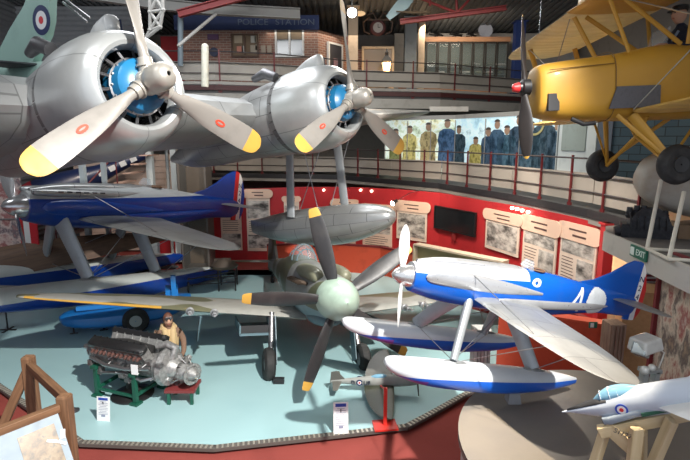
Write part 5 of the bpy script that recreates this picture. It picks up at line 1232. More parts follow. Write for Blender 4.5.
# ================================================================ V12 ENGINE
ea, eb = at(106, 398, Z=0), at(150, 421, Z=0)
ey = math.degrees(math.atan2(eb.y-ea.y, eb.x-ea.x))+14
ce = at(126, 398, Z=0)+Vector((0, .25, 0))
es = empty('engine_stand', loc=ce, yaw=ey); tag(es, 'dark green steel stand with black round pedestal carrying the twelve-cylinder engine', 'stand')
green = M('stand_green', (.01, .09, .055), .4)
for x in (-.45, .42):
    mb = MB()
    for y in (-.34, .34):
        mb.box((x, y, .28), (.07, .07, .56)); mb.box((x, y, .02), (.16, .16, .04)); mb.box((x, y, .56), (.12, .14, .05))
    mb.box((x, 0, .16), (.05, .68, .05)); mb.build('leg_frame', green, es, smooth=False)
mb = MB(); mb.box((-.015, -.34, .14), (.87, .04, .04)); mb.box((-.015, .34, .14), (.87, .04, .04)); mb.build('side_rail', green, es, smooth=False)
mb = MB(); mb.lathe([(0, .36), (.03, .37), (.05, .34), (.09, .18), (.16, .10), (.40, .08), (.46, .14), (.50, .14)], 30, 0, Matrix.Translation((.12, -.1, 0)), axis='z', cap=(1, 1)); mb.build('pedestal', black, es)
EN = empty('aero_engine', loc=ce+Vector((0, 0, .52)), yaw=ey, scale=.93); tag(EN, 'twelve-cylinder aero engine with black rocker covers and silver pipework on a green stand', 'engine')
sil = M('engine_silver', (.42, .42, .41), .38, .55, .9, 16, .6, 60, col2=(.10, .10, .10))
mb = MB()
mb.loft(fus_rings(interp([(-.95, .12, .04, .04, .04), (-.90, .12, .13, .13, .13), (-.78, .12, .22, .22, .24), (-.62, .12, .28, .28, .28), (-.5, .12, .25, .22, .22), (.7, .12, .25, .20, .22), (.8, .12, .3, .28, .26), (.95, .14, .28, .26, .24), (1.05, .14, .1, .1, .1)], 3), 24, 3)); mb.build('crankcase', sil, EN)
for s in (-1, 1):
    B_ = Matrix.Rotation(s*math.radians(30), 4, 'X') if False else Matrix.Rotation(-s*math.radians(30), 4, 'X')
    mb = MB(); mb.box((.05, 0, .36), (1.22, .20, .30), 0, B_ @ Matrix.Translation((0, 0, .05)))
    for k in range(6): mb.box((-.45+.2*k, 0, .36), (.02, .225, .34), 0, B_ @ Matrix.Translation((0, 0, .05)))
    mb.build('cylinder_bank', sil, EN)
    mb = MB(); mb.loft(fus_rings([(-.62, .60, .06, .04, .04, 4), (-.58, .60, .115, .065, .06, 4), (.66, .60, .115, .065, .06, 4), (.70, .60, .06, .04, .04, 4)], 16), T=B_)
    for k in range(8): mb.tube((-.55+.16*k, .09, .655), (-.55+.16*k, .09, .675), .018, .018, 8, 0, B_); mb.tube((-.55+.16*k, -.09, .655), (-.55+.16*k, -.09, .675), .018, .018, 8, 0, B_)
    mb.build('rocker_cover', M('rocker_black', (.015, .015, .016), .35, coat=.3), EN)
    for k in range(6):
        x = -.45+.2*k
        for dx in (-.045, .045):
            mb = MB(); mb.path([(x+dx, s*.30, .36), (x+dx, s*.38, .38), (x+dx+.02, s*.43, .36)], [.028, .03, .026], 8); mb.build('exhaust_stub', M('copper_stub', (.26, .13, .11), .4, .6), EN)
    mb = MB(); mb.path([(-.6, s*.36, .22), (-.2, s*.40, .14), (.3, s*.40, .14), (.8, s*.34, .2)], .035, 8); mb.path([(-.7, s*.3, .0), (-.3, s*.36, -.05), (.2, s*.34, .02), (.6, s*.36, -.06), (.9, s*.2, 0)], .03, 8)
    for k in range(7): mb.path([(-.55+.18*k, s*.32, .50), (-.55+.18*k, s*.37, .44), (-.52+.18*k, s*.36, .30)], .010, 6)
    mb.build('pipework', steel, EN)
mb = MB(); mb.path([(-.55, 0, .40), (.0, 0, .46), (.6, 0, .42)], [.07, .08, .07], 12); mb.build('inlet_manifold', M('manifold_black', (.03, .03, .03), .45), EN)
mb = MB(); mb.lathe([(.82, .05), (.84, .32), (.92, .36), (1.02, .34), (1.06, .2), (1.12, .18), (1.2, .1)], 28, 0, Matrix.Translation((0, 0, .12))); mb.path([(1.05, 0, .3), (1.1, .05, .5), (.9, .05, .55), (.7, 0, .48)], [.07, .08, .07, .05], 12); mb.build('supercharger', sil, EN)
mb = MB(); mb.tube((-1.12, 0, .22), (-.85, 0, .22), .05, .06, 14); mb.lathe([(-.92, .04), (-.92, .16), (-.88, .17), (-.86, .1)], 20, 0, Matrix.Translation((0, 0, .2)))
mb.build('propeller_shaft', steel, EN)
random.seed(9)
for k in range(22):
    x = random.uniform(-.7, 1.0); s = random.choice((-1, 1)); z = random.uniform(-.15, .35); y_ = s*random.uniform(.26, .34)
    mb = MB(); mb.box((x, y_, z), (random.uniform(.05, .14), .10, random.uniform(.05, .12))); mb.tube((x, y_, z), (x+random.uniform(-.12, .12), s*.38, z+random.uniform(-.1, .1)), .014, .014, 6)
    mb.build('accessory', M('accessory_metal', (.30, .30, .30), .35, .7, .9, 14, col2=(.05, .05, .05)), EN, smooth=False)
# small radial / reduction gear engine to the right
p = at(184, 399, Z=0); rs_ = empty('small_engine_stand', loc=p); tag(rs_, 'low red and green stand under the little silver engine', 'stand')
for x in (-.2, .2):
    for y in (-.18, .18): mb = MB(); mb.box((x, y, .12), (.05, .05, .24)); mb.build('leg', green, rs_, smooth=False)
mb = MB(); mb.box((0, 0, .25), (.52, .44, .05)); mb.build('top_plate', M('stand_maroon', (.18, .03, .03), .5), rs_, smooth=False)
SE = empty('small_aero_engine', loc=p+Vector((0, 0, .28)), yaw=-35, scale=.86); tag(SE, 'small silver engine with round flanged front, right of the twelve-cylinder engine', 'engine')
mb = MB(); mb.lathe([(-.36, .05), (-.34, .16), (-.1, .2), (.1, .19), (.18, .14), (.30, .10)], 22, 0, Matrix.Translation((0, 0, .28)), cap=(1, 1)); mb.build('crankcase', sil, SE)
mb = MB(); mb.lathe([(.28, .06), (.29, .20), (.33, .22), (.34, .17), (.31, .14), (.36, .11), (.46, .05), (.47, .01)], 26, 0, Matrix.Translation((0, 0, .32)))
for k in range(10): mb.tube((.30, .19*math.cos(k*PI/5), .32+.19*math.sin(k*PI/5)), (.36, .19*math.cos(k*PI/5), .32+.19*math.sin(k*PI/5)), .016, .016, 6)
mb.build('front_flange', sil, SE)
for k in range(5):
    mb = MB(); B_ = Matrix.Translation((-.08, 0, .28)) @ rotx(-100+50*k); pr_ = [(.16, .07)]
    for q in range(5): pr_ += [(.18+q*.03, .085), (.19+q*.03, .065)]
    pr_ += [(.36, .05)]; mb.lathe(pr_, 12, 0, B_, axis='z', cap=(1, 1)); mb.build('cylinder', sil, SE)
mb = MB()
for k in range(9): a = k*.7; mb.path([(.1, .2*math.cos(a), .28+.2*math.sin(a)), (-.05, .3*math.cos(a+.2), .28+.3*math.sin(a+.2)), (-.25, .22*math.cos(a+.3), .28+.22*math.sin(a+.3))], .018, 7)
mb.box((-.2, 0, .06), (.3, .2, .12)); mb.build('pipework', steel, SE)

# ================================================================ FIGURES
def skinfig(name, js, edges, mat, parent, sub=2):
    me = bpy.data.meshes.new(name); me.from_pydata([j[:3] for j in js], edges, []); me.materials.append(mat)
    o = bpy.data.objects.new(name, me); COL.objects.link(o); o.parent = parent
    md = o.modifiers.new('skin', 'SKIN'); md.use_smooth_shade = True
    if not me.skin_vertices: 
        bm = bmesh.new(); bm.from_mesh(me); bm.verts.layers.skin.verify(); bm.to_mesh(me); bm.free()
    for i, j in enumerate(js): 
        v = me.skin_vertices[0].data[i]; r = j[3]; v.radius = (r, j[4] if len(j) > 4 else r); v.use_root = (i == 0)
    s = o.modifiers.new('sub', 'SUBSURF'); s.levels = sub; s.render_levels = sub
    return o
def head(parent, T, skin, name='head'):
    mb = MB(); rings = []
    for i in range(15):
        t = i/14; z = -.11+.24*t; w = .078*math.sin(PI*min(.97, .12+.86*t))**.55; dpt = .098*math.sin(PI*min(.97, .10+.86*t))**.5
        if t < .35: w *= .72+.8*t; dpt *= .80+.57*t
        r = []
        for k in range(20):
            a = 2*PI*k/20; x, y = dpt*math.cos(a), w*math.sin(a)
            if k == 0: x += {4: .004, 5: .012, 6: .022, 7: .016, 8: .006, 3: .004}.get(i, 0)
            if k in (2, 18) and i in (8,): x -= .010
            if k in (5, 15) and i in (6, 7, 8): y *= 1.15
            r.append((x+.01, y, z))
        rings.append(r)
    mb.loft(rings, T=T); h = mb.build(name, skin, parent, 70); return h
def facebits(h, T, parent=None):
    for s in (-1, 1): mb = MB(); mb.sphere((.097, s*.031, .028), .012, 0, 8, T, (.6, 1.2, .8)); mb.build('eye', M('eye_dark', (.03, .02, .02), .3), h)
    mb = MB(); mb.path([(.098, -.024, -.045), (.106, 0, -.043), (.098, .024, -.045)], .006, 6, 0, T); mb.build('mouth', M('lip_red', (.35, .10, .08), .5), h)
def hand(parent, wrist, dirv, palmn, side, skin, sc=1.0, curl=.5):
    d = Vector(dirv).normalized(); n = Vector(palmn).normalized(); n = (n-d*n.dot(d)).normalized(); w = d.cross(n)*side; W0 = Vector(wrist)
    mb = MB(); mb.loft([[W0+d*a*sc+w*b*math.cos(2*PI*k/12)*sc+n*c*math.sin(2*PI*k/12)*sc for k in range(12)] for a, b, c in ((-.02, .024, .02), (.02, .032, .018), (.06, .040, .016), (.09, .038, .014), (.098, .03, .01))])
    for i, (off, L, r) in enumerate(((-.030, .072, .009), (-.010, .082, .0095), (.011, .076, .009), (.030, .060, .008))):
        b0 = W0+(d*.088+w*off)*sc; e1 = b0+(d*math.cos(curl*.4)+n*math.sin(curl*.4))*L*.42*sc; e2 = e1+(d*math.cos(curl*1.1)+n*math.sin(curl*1.1))*L*.33*sc; e3 = e2+(d*math.cos(curl*1.8)+n*math.sin(curl*1.8))*L*.25*sc
        mb.path([b0, e1, e2, e3], [r*sc, r*.95*sc, r*.85*sc, r*.6*sc], 8)
    t0 = W0+(d*.02-w*.026)*sc; mb.path([t0, t0+(d*.03-w*.024+n*.01)*sc, t0+(d*.058-w*.03+n*.022)*sc, t0+(d*.078-w*.026+n*.032)*sc], [.012*sc, .011*sc, .010*sc, .007*sc], 8)
    return mb.build('hand', skin, parent, 60)
skin = M('mannequin_skin', (.52, .30, .20), .6, dirt=.1)
leather = M('leather_brown', (.13, .055, .035), .55, 0, .5, 9)
mn = empty('mannequin', loc=at(166, 378, Z=0)+Vector((0, .28, 0)), yaw=-62, scale=1.04); tag(mn, 'seated airman mannequin with brown leather helmet and tan life vest behind the engine', 'mannequin')
# pose: seated on a low stool, facing the camera side; local +x is forward
J = [(0, 0, .36, .15, .17), (.0, 0, .52, .14, .17), (.02, 0, .68, .15, .18), (.03, 0, .80, .13, .19), (.04, 0, .90, .065), (.05, 0, .97, .055),
     (.03, .18, .82, .075), (.05, .26, .62, .062), (.16, .24, .45, .05), (.26, .19, .40, .04),
     (.03, -.18, .82, .075), (.05, -.26, .62, .062), (.16, -.24, .45, .05), (.26, -.19, .40, .04),
     (.10, .10, .36, .105), (.44, .14, .40, .075), (.50, .14, .08, .05), (.10, -.10, .36, .105), (.44, -.14, .40, .075), (.50, -.14, .08, .05), (.60, .15, .05, .04), (.60, -.15, .05, .04)]
Ed = [(0, 1), (1, 2), (2, 3), (3, 4), (4, 5), (3, 6), (6, 7), (7, 8), (8, 9), (3, 10), (10, 11), (11, 12), (12, 13), (0, 14), (14, 15), (15, 16), (16, 20), (0, 17), (17, 18), (18, 19), (19, 21)]
b_ = skinfig('body', J, Ed, M('flying_suit_brown', (.20, .12, .08), .8, 0, .4, 8), mn)
TH = Matrix.Translation((.06, 0, 1.06)) @ Matrix.Rotation(.15, 4, 'Y'); h = head(mn, TH, skin); facebits(h, TH)
mb = MB(); rings = []
for i in range(9):
    a = -.45+i*(PI/2+.42)/8; rr = math.cos(a); rings.append([TH @ Vector((-.005+.112*rr*math.cos(2*PI*k/20) if math.cos(2*PI*k/20) < .35 or i > 3 else -.005+.05, .09*rr*math.sin(2*PI*k/20), .02+.125*math.sin(a))) for k in range(20)])
mb.loft(rings); mb.path([TH @ Vector((.05, .07, -.03)), TH @ Vector((.06, .045, -.10)), TH @ Vector((.06, -.045, -.10)), TH @ Vector((.05, -.07, -.03))], .012, 8); mb.build('leather_helmet', leather, mn)
mb = MB(); 
for s in (-1, 1): mb.lathe([(0, .008), (.0, .03), (.012, .036), (.02, .028), (.022, .01)], 16, 0, TH @ Matrix.Translation((.085, s*.034, .075)))
mb.build('goggles', steeld, mn)
mb = MB(); mb.loft(fus_rings([(0, 0, .155, .125, .115), (.10, 0, .175, .155, .13), (.24, 0, .185, .165, .13), (.38, 0, .185, .15, .12), (.47, 0, .14, .10, .10)], 20), T=Matrix.Translation((.02, 0, .42)) @ Matrix(((0, 0, 1, 0), (0, 1, 0, 0), (1, 0, 0, 0), (0, 0, 0, 1)))); mb.path([(.0, .08, .90), (.10, .07, .86), (.18, .05, .72), (.19, .05, .52)], [.05, .06, .06, .05], 12); mb.path([(.0, -.08, .90), (.10, -.07, .86), (.18, -.05, .72), (.19, -.05, .52)], [.05, .06, .06, .05], 12)
mb.path([(-.08, .0, .93), (-.05, .09, .92), (.06, .11, .90)], .05, 12); mb.path([(-.08, .0, .93), (-.05, -.09, .92), (.06, -.11, .90)], .05, 12)
mb.build('life_vest', M('life_vest_tan', (.52, .38, .20), .8, 0, .3, 8), mn)
for s in (-1, 1): hand(mn, (.27, s*.185, .40), (1, -.3*s, -.5), (0, 0, -1), s, M('leather_glove_tan', (.34, .20, .11), .6), .95, .9)
st2 = empty('stool', loc=mn.location, yaw=-62); tag(st2, 'low wooden stool under the seated airman mannequin', 'stool')
mb = MB(); mb.lathe([(.19, .16), (.24, .17), (.25, .15)], 20, axis='z', cap=(1, 1)); mb.build('seat', Mwood('stool_wood', (.2, .12, .07), (.3, .18, .1)), st2)
for a in (.7, 2.3, 3.9, 5.4): mb = MB(); mb.tube((.13*math.cos(a), .13*math.sin(a), 0), (.1*math.cos(a), .1*math.sin(a), .2), .018); mb.build('leg', Mwood('stool_wood', (.2, .12, .07), (.3, .18, .1)), st2)
# airman in the biplane's rear cockpit
PL = empty('pilot_figure'); PL.matrix_basis = TM.matrix_basis @ Matrix.Translation((-2.24, 0, -.22)); tag(PL, 'airman figure in dark jacket and cap sitting in the yellow biplane cockpit', 'mannequin')
J = [(0, 0, .15, .13, .16), (0, 0, .40, .14, .17), (.0, 0, .68, .15, .19), (.01, 0, .86, .12, .18), (.02, 0, .97, .06), (.03, 0, 1.02, .055),
     (.02, .17, .85, .075), (.12, .24, .66, .06), (.34, .16, .70, .045), (.02, -.17, .85, .075), (.12, -.24, .66, .06), (.34, -.16, .70, .045)]
skinfig('body', J, [(0, 1), (1, 2), (2, 3), (3, 4), (4, 5), (3, 6), (6, 7), (7, 8), (3, 9), (9, 10), (10, 11)], M('jacket_navy', (.015, .022, .045), .8), PL)
TH = Matrix.Translation((.04, 0, 1.12)); h = head(PL, TH, skin); facebits(h, TH)
mb = MB(); mb.lathe([(.05, .095), (.08, .112), (.12, .10), (.145, .03)], 20, 0, TH, axis='z', cap=(0, 1)); mb.prism([(.08, -.07), (.15, -.05), (.165, 0), (.15, .05), (.08, .07)], .045, .06, 'z', 0, TH); mb.build('cap', black, PL)
mb = MB(); mb.path([(.10, .07, .90), (.13, .0, .80), (.14, 0, .6)], .02, 8); mb.build('collar', M('shirt_grey_blue', (.25, .32, .42), .8), PL)
for s in (-1, 1): hand(PL, (.35, s*.155, .70), (1, -.2*s, .1), (0, 0, -1), s, skin, 1, .8)

# ================================================================ CARDS AND SIGNS ON THE PLATFORM
def card(px, py, wpx, hpx, label, yaw=0, tilt=.12, hd=True):
    p = at(px, py, Z=0); s = p.y/F*1.02; w, h = wpx*s, hpx*s*1.06
    e = empty('info_card', loc=p, yaw=yaw); tag(e, label, 'sign', 'white information cards on the platform')
    T = Matrix.Rotation(-tilt, 4, 'X')
    mb = MB(); mb.box((0, 0, h/2), (w, .008, h), 0, T); c = mb.build('printed_sheet', M('card_white', (.78, .80, .80), .4, dirt=.05), e, smooth=False)
    mb = MB(); mb.box((0, -.006, h*.91), (w*.72, .004, h*.10), 0, T); mb.build('blue_heading', M('card_blue', (.02, .06, .35), .5), c, smooth=False)
    mb = MB()
    for k in range(9): mb.box((0, -.006, h*(.80-.065*k)), (w*(.7 if k % 3 else .5), .003, h*.014), 0, T)
    mb.box((0, -.006, h*.22), (w*.3, .003, h*.08), 0, T); mb.build('text_lines', M('card_ink', (.25, .28, .38), .6), c, smooth=False)
    mb = MB(); mb.tube((0, .02, h*.8), (0, h*.35, 0), .008); mb.build('prop_leg', steeld, e)
card(103.5, 421, 15, 25, 'white card with blue heading leaning at the left foot of the engine stand', -8)
card(341, 434, 16, 33, 'tall white card with blue heading near the front edge, beside the red stand', 4)
p = at(157, 388, Z=.35); p = EN.matrix_basis @ Vector((.55, -.44, .10))
mb = MB(); mb.box((0, 0, .08), (.13, .006, .18)); mb.box((0, .02, 0), (.1, .05, .01)); o = mb.build('engine_label', M('card_white', (.78, .80, .80), .4), smooth=False); o.matrix_basis = Matrix.Translation(p) @ Matrix.Rotation(-.2, 4, 'Z'); tag(o, 'small white label hung on the side of the twelve-cylinder engine', 'label')
p = at(279, 383, Z=0); mb = MB(); mb.box((0, 0, .05), (.20, .10, .10)); mb.box((0, -.01, .105), (.17, .08, .012)); mb.tube((-.08, -.055, .05), (.08, -.055, .05), .01); o = mb.build('wheel_chock', M('chock_black', (.02, .02, .022), .4), smooth=False); o.location = p; tag(o, 'small black box on the platform right of the fighter left wheel', 'box')
p = at(74, 411, Z=0); mb = MB(); mb.lathe([(0, .09), (.02, .09), (.04, .05), (.06, .02)], 14, axis='z', cap=(1, 1)); o = mb.build('floor_plug', steeld); o.location = p; tag(o, 'small round dark fitting on the platform near the wooden easel', 'fitting')

# ================================================================ WOODEN EASEL SIGN, lower left
ew = Mwood('easel_wood', (.12, .06, .03), (.24, .13, .07), 4, 2); ewx = Mwood('easel_wood_rail', (.25, .12, .05), (.42, .22, .11), 4, 0)
P0 = at(28, 357, Y=6.6); P1 = at(64, 396, Y=5.5)
EA = empty('wooden_sign_easel', loc=(P1.x, P1.y, -.1)); tag(EA, 'chunky brown wooden easel sign holding a framed picture in the lower left corner', 'easel')
o_ = Vector((P1.x, P1.y, -.1))
def plank(name, a, b, w, d, m=ew, z=(0, 0, 1)):
    a, b = Vector(a)-o_, Vector(b)-o_; L = (b-a).length; x = (b-a).normalized(); y = Vector(z).cross(x) if abs(x.z) < .95 else Vector((0, 1, 0)).cross(x)
    y.normalize(); T = Matrix((( x.x, y.x, x.cross(y).x, a.x), (x.y, y.y, x.cross(y).y, a.y), (x.z, y.z, x.cross(y).z, a.z), (0, 0, 0, 1)))
    mb = MB(); mb.box((L/2, 0, 0), (L, w, d)); mb.box((L-.01, 0, 0), (.05, w*.9, d*.9)); o = mb.build(name, m, EA, smooth=False); o.matrix_basis = T
    bv = o.modifiers.new('b', 'BEVEL'); bv.width = .008; bv.segments = 2; return o
ewl = Mwood('easel_wood_long', (.12, .06, .03), (.25, .135, .07), 4, 0)
plank('post', (P0.x, P0.y, -.1), (P0.x, P0.y, P0.z), .14, .13, ewl)
plank('post', (P1.x, P1.y, -.1), (P1.x, P1.y, P1.z), .14, .13, ewl)
plank('brace', (P0.x-.75, P0.y-.1, -.1), (P0.x-.02, P0.y, P0.z-.18), .08, .12, ewl)
plank('brace', (P0.x+.02, P0.y-.02, P0.z-.12), (P1.x-.04, P1.y+.1, P1.z-.10), .09, .12, ewl)
# picture board: right edge at the near post, running to the lower left in the photo
R0 = at(58, 408, Y=5.42); L0 = at(-14, 436, Y=4.9)
ux = (R0-L0); ux.z *= .0; uw = ux.normalized(); 
top = plank('top_rail', L0+Vector((0, 0, 0)), R0, .09, .09, ewl)
dn = Vector((.15, -.62, -.78)).normalized()
x_ = (R0-L0).normalized(); dn = (dn-x_*dn.dot(x_)).normalized(); nrm = x_.cross(dn).normalized()
if nrm.y > 0: nrm = -nrm
Tp = Matrix(((x_.x, -dn.x, nrm.x, L0.x-o_.x), (x_.y, -dn.y, nrm.y, L0.y-o_.y), (x_.z, -dn.z, nrm.z, L0.z-o_.z), (0, 0, 0, 1)))
L = (R0-L0).length
mb = MB(); mb.box((L/2, -.45, 0), (L-.04, .84, .02)); bo = mb.build('mount_board', M('mount_pale_blue', (.22, .28, .33), .5, dirt=.1), EA, smooth=False); bo.matrix_basis = Tp
mb = MB(); mb.box((L/2+.08, -.50, .013), (L-.34, .70, .006)); po = mb.build('picture_print', Mphoto('sepia_ship_print', [(.01, .01, .009), (.05, .035, .02), (.14, .085, .035), (.20, .14, .07), (.03, .03, .028)], 5, .4, 0, 5), bo, smooth=False)
mb = MB()
for (a, b, w_, h_, r_) in ((L*.80, -.34, .15, .03, -.5), (L*.88, -.38, .12, .03, -.7), (L*.94, -.30, .05, .10, -.3)): mb.box((0, 0, 0), (w_, h_, .01), 0, Matrix.Translation((a, b, .02)) @ Matrix.Rotation(r_, 4, 'Z'))
mb.build('pale_wing_print', M('mount_white', (.75, .75, .75), .5), bo, smooth=False)

# ================================================================ ROUND PLINTH and things on it
PC = Vector((2.88, 4.48, 0)); PR = 1.72; PZ = 1.55
pln = empty('round_plinth', loc=(PC.x, PC.y, -.1)); tag(pln, 'large round plywood-topped plinth under the bright blue model seaplane', 'plinth')
mb = MB(); mb.lathe([(PZ+.07, 0.001), (PZ+.07, PR), (PZ+.10, PR)], 72, 0, axis='z'); mb.lathe([(PZ+.02, PR-.02), (PZ+.02, PR+.0), (PZ+.10, PR+.0), (PZ+.10, .001)], 72, 0, axis='z'); mb.build('top', M('plinth_top', (.17, .15, .125), .5, 0, .6, 1.2, .1, 30, col2=(.115, .105, .10)), pln)
mb = MB(); mb.lathe([(0, PR-.04), (PZ+.04, PR-.04)], 72, 0, axis='z', cap=(1, 1)); mb.build('drum', M('plinth_side', (.40, .40, .38), .5), pln)
for sx, lb in ((1, 'small grey support block under the near float of the bright blue seaplane'), (-1, 'small grey support block under the far float of the bright blue seaplane')):
    w = S6R.matrix_basis @ Vector((-3.5, sx*(1.15 if sx > 0 else 1.33), -2.40))
    if (Vector((w.x, w.y, 0))-PC).length < PR-.1:
        mb = MB(); h_ = w.z-PZ; mb.box((0, 0, h_/2), (.15, .15, h_), 0, None, .8); o = mb.build('support_block', M('cradle_grey', (.25, .25, .26), .6), smooth=False); o.location = (w.x, w.y, PZ); tag(o, lb, 'block')
# trestle under the jet
tw_ = Mwood('pale_trestle_wood', (.52, .40, .22), (.64, .52, .32), 4, 0)
def plank2(root, name, a, b, w, d, m=tw_, up=(0, 0, 1)):
    a, b = Vector(a)-root.location, Vector(b)-root.location; L = (b-a).length; T = frame(a, b-a) if abs((b-a).normalized().z) < .97 else frame(a, b-a, z=(0, 1, 0))
    mb = MB(); mb.box((L/2, 0, 0), (L, w, d)); o = mb.build(name, m, root, smooth=False); o.matrix_basis = T; bv = o.modifiers.new('b', 'BEVEL'); bv.width = .004; return o
tq = at(650, 440, Y=3.2)
TS = empty('wooden_trestle', loc=(tq.x, tq.y, PZ)); tag(TS, 'pale wooden trestle with crossed legs holding up the grey model jet', 'trestle')
a = at(602, 428, Y=3.38); b = at(700, 404, Y=3.1)
plank2(TS, 'cross_rail', a+Vector((-.02, 0, -.03)), b+Vector((.1, 0, -.03)), .07, .08)
plank2(TS, 'upright', at(637, 428, Y=3.2), (at(637, 428, Y=3.2).x, 3.2, PZ+.01), .08, .05)
plank2(TS, 'upright', at(606, 428, Y=3.42), (at(606, 428, Y=3.42).x-.22, 3.36, PZ+.01), .07, .05)
plank2(TS, 'upright', at(606, 425, Y=3.36), at(636, 452, Y=3.22), .04, .10)
plank2(TS, 'diagonal_leg', at(672, 420, Y=3.12), (at(640, 440, Y=3.2).x, 3.3, PZ+.01), .05, .08)
plank2(TS, 'diagonal_leg', at(642, 432, Y=3.3), (at(690, 440, Y=3.0).x+.05, 3.45, PZ+.01), .05, .08)
plank2(TS, 'green_rail', at(640, 412, Y=3.26), at(690, 402, Y=3.16), .10, .03, M('rail_green', (.02, .10, .06), .5))
text('stencil_lettering', 'S1127', .05, M('stencil_dark', (.08, .07, .06), .6), TS, TXT(at(622, 433, Y=3.22)-TS.location+Vector((0, -.01, 0)), (1, -.3, -.35), (0.2, 0, 1)), .003)
# floodlight on a stand
fp = at(645, 384, Z=PZ); FL_ = empty('studio_floodlight', loc=(fp.x+.02, fp.y, PZ), scale=1.0); tag(FL_, 'white boxy camera-like lamp on silver body standing behind the model jet', 'lamp')
wp = M('lamp_white_metal', (.66, .66, .62), .3, .2, .3, 6)
def fq(px, py): return at(px, py, Y=fp.y)-FL_.location
c1 = fq(649, 345); c2 = fq(650, 370)
mb = MB(); T = Matrix.Translation(c1) @ Matrix.Rotation(.35, 4, 'Z') @ Matrix.Rotation(-.12, 4, 'Y'); mb.box((0, .05, 0), (.33, .28, .17), 0, T, .85); o = mb.build('lamp_head', wp, FL_, smooth=False); bv = o.modifiers.new('b', 'BEVEL'); bv.width = .03; bv.segments = 3
mb = MB(); T2 = Matrix.Translation(fq(641, 350)) @ Matrix.Rotation(.7, 4, 'Z') @ Matrix.Rotation(.5, 4, 'Y'); mb.box((0, 0, 0), (.19, .17, .15), 0, T2); o = mb.build('lamp_hood', M('lamp_glass_grey', (.45, .50, .50), .15, .5), FL_, smooth=False); bv = o.modifiers.new('b', 'BEVEL'); bv.width = .02; bv.segments = 2
mb = MB(); 
for x in (-.07, .07): mb.box((c2.x+x, 0, c2.z/2), (.06, .10, c2.z)); mb.tube((c2.x+x, -.06, c2.z*.8), (c2.x+x, .05, c2.z*.8), .03, .03, 12)
mb.box((c2.x, .0, c2.z), (.24, .12, .05)); mb.box((c2.x, .02, .02), (.28, .2, .04)); mb.build('support_body', M('lamp_grey_metal', (.36, .37, .36), .35, .5), FL_, smooth=False)
mb = MB(); mb.sphere((c2.x-.1, -.05, c2.z+.02), .055, n=14); mb.sphere((c2.x-.02, -.06, c2.z+.06), .045, n=14); mb.build('knobs', wp, FL_)
mb = MB(); mb.path([c1+Vector((.12, 0, -.05)), c1+Vector((.20, 0, -.10)), c1+Vector((.18, 0, -.2)), c2+Vector((.1, 0, .0))], .008, 6); mb.build('cable', wp, FL_)

# pale leaflet rack behind the model seaplane's struts
p = at(480, 352, Y=7.3); e = empty('leaflet_rack', loc=(p.x, 7.3, 0)); tag(e, 'pale ribbed leaflet rack behind the struts of the bright blue seaplane', 'rack')
zt = at(480, 327, Y=7.3).z
mb = MB(); mb.box((0, 0, zt-.45), (.26, .2, .9)); mb.build('body', M('rack_grey', (.42, .42, .40), .5), e, smooth=False)
for k in range(5): mb = MB(); mb.box((-.10+.05*k, -.12, zt-.40), (.036, .05, .78)); mb.build('leaflet_row', M('leaflet_%d' % (k % 3), ((.62, .60, .55), (.50, .48, .44), (.55, .45, .42))[k % 3], .6), e, smooth=False)
mb = MB(); mb.box((0, 0, .02), (.34, .3, .04)); mb.tube((0, 0, .03), (0, 0, zt-.88), .03); mb.build('stand', steeld, e)
# ================================================================ RIGHT SIDE
# sloping concrete slab edge with EXIT sign and dark floor
ws0, ws1 = at(606, 232, Z=3.0), at(715, 277, Z=3.0)
sl = MB(); A_ = ws0; B_ = ws1
sl.prism([(A_.x, A_.y), (B_.x, B_.y), (B_.x+3, B_.y+.5), (A_.x+3.2, A_.y+1.6), (A_.x+.3, A_.y+.6)], 2.72, 3.0, 'z'); struct(sl.build('floor_landing', M('landing_floor', (.13, .12, .11), .7), smooth=False))
u = Vector((B_.x-A_.x, B_.y-A_.y, 0)); L = u.length
mb = MB(); mb.box((L/2, -.02, -.15), (L, .04, .33), 0, frame((A_.x, A_.y, 3.0), u)); struct(mb.build('trim_8', M('fascia_bright', (.50, .48, .42), .6), smooth=False))
# red column at wall end + sign board
pillar(606, 250, 10, 9.7, -.1, 2.95, M('red_wall_gloss', (.40, .018, .02), .4), 'red column at the right end of the red wall')
# EXIT sign
c = at(642.5, 253, Y=(ws0.y+ws1.y)/2)
def onseg(px, py, off=.06):
    r = ray(px, py); dx, dy = B_.x-A_.x, B_.y-A_.y; t = (A_.x*dy-A_.y*dx)/(r.x*dy-r.y*dx); n = Vector((u.y, -u.x, 0)).normalized(); n = n if n.x < 0 else -n; return r*t+Vector((0, 0, CZ))+n*off
c = onseg(643, 253); EX = empty('exit_sign', loc=(0, 0, 0)); EX.matrix_basis = frame(c, u); tag(EX, 'green and white EXIT sign on the pale slab edge at right', 'sign')
mb = MB(); mb.box((0, 0, 0), (.46, .03, .17)); mb.build('sign_board', M('exit_green', (.01, .14, .09), .4), EX, smooth=False)
text('exit_lettering', 'EXIT', .13, M('exit_white', (.7, .8, .72), .5, dirt=0), EX, TXT((.08, -.017, 0), (1, 0, 0), (0, 0, 1)), .003)
mb = MB(); mb.box((-.15, -.018, 0), (.09, .004, .12)); mb.box((-.2, -.018, 0), (.03, .004, .1)); mb.build('running_man_panel', M('exit_white', (.7, .8, .72), .5), EX, smooth=False)
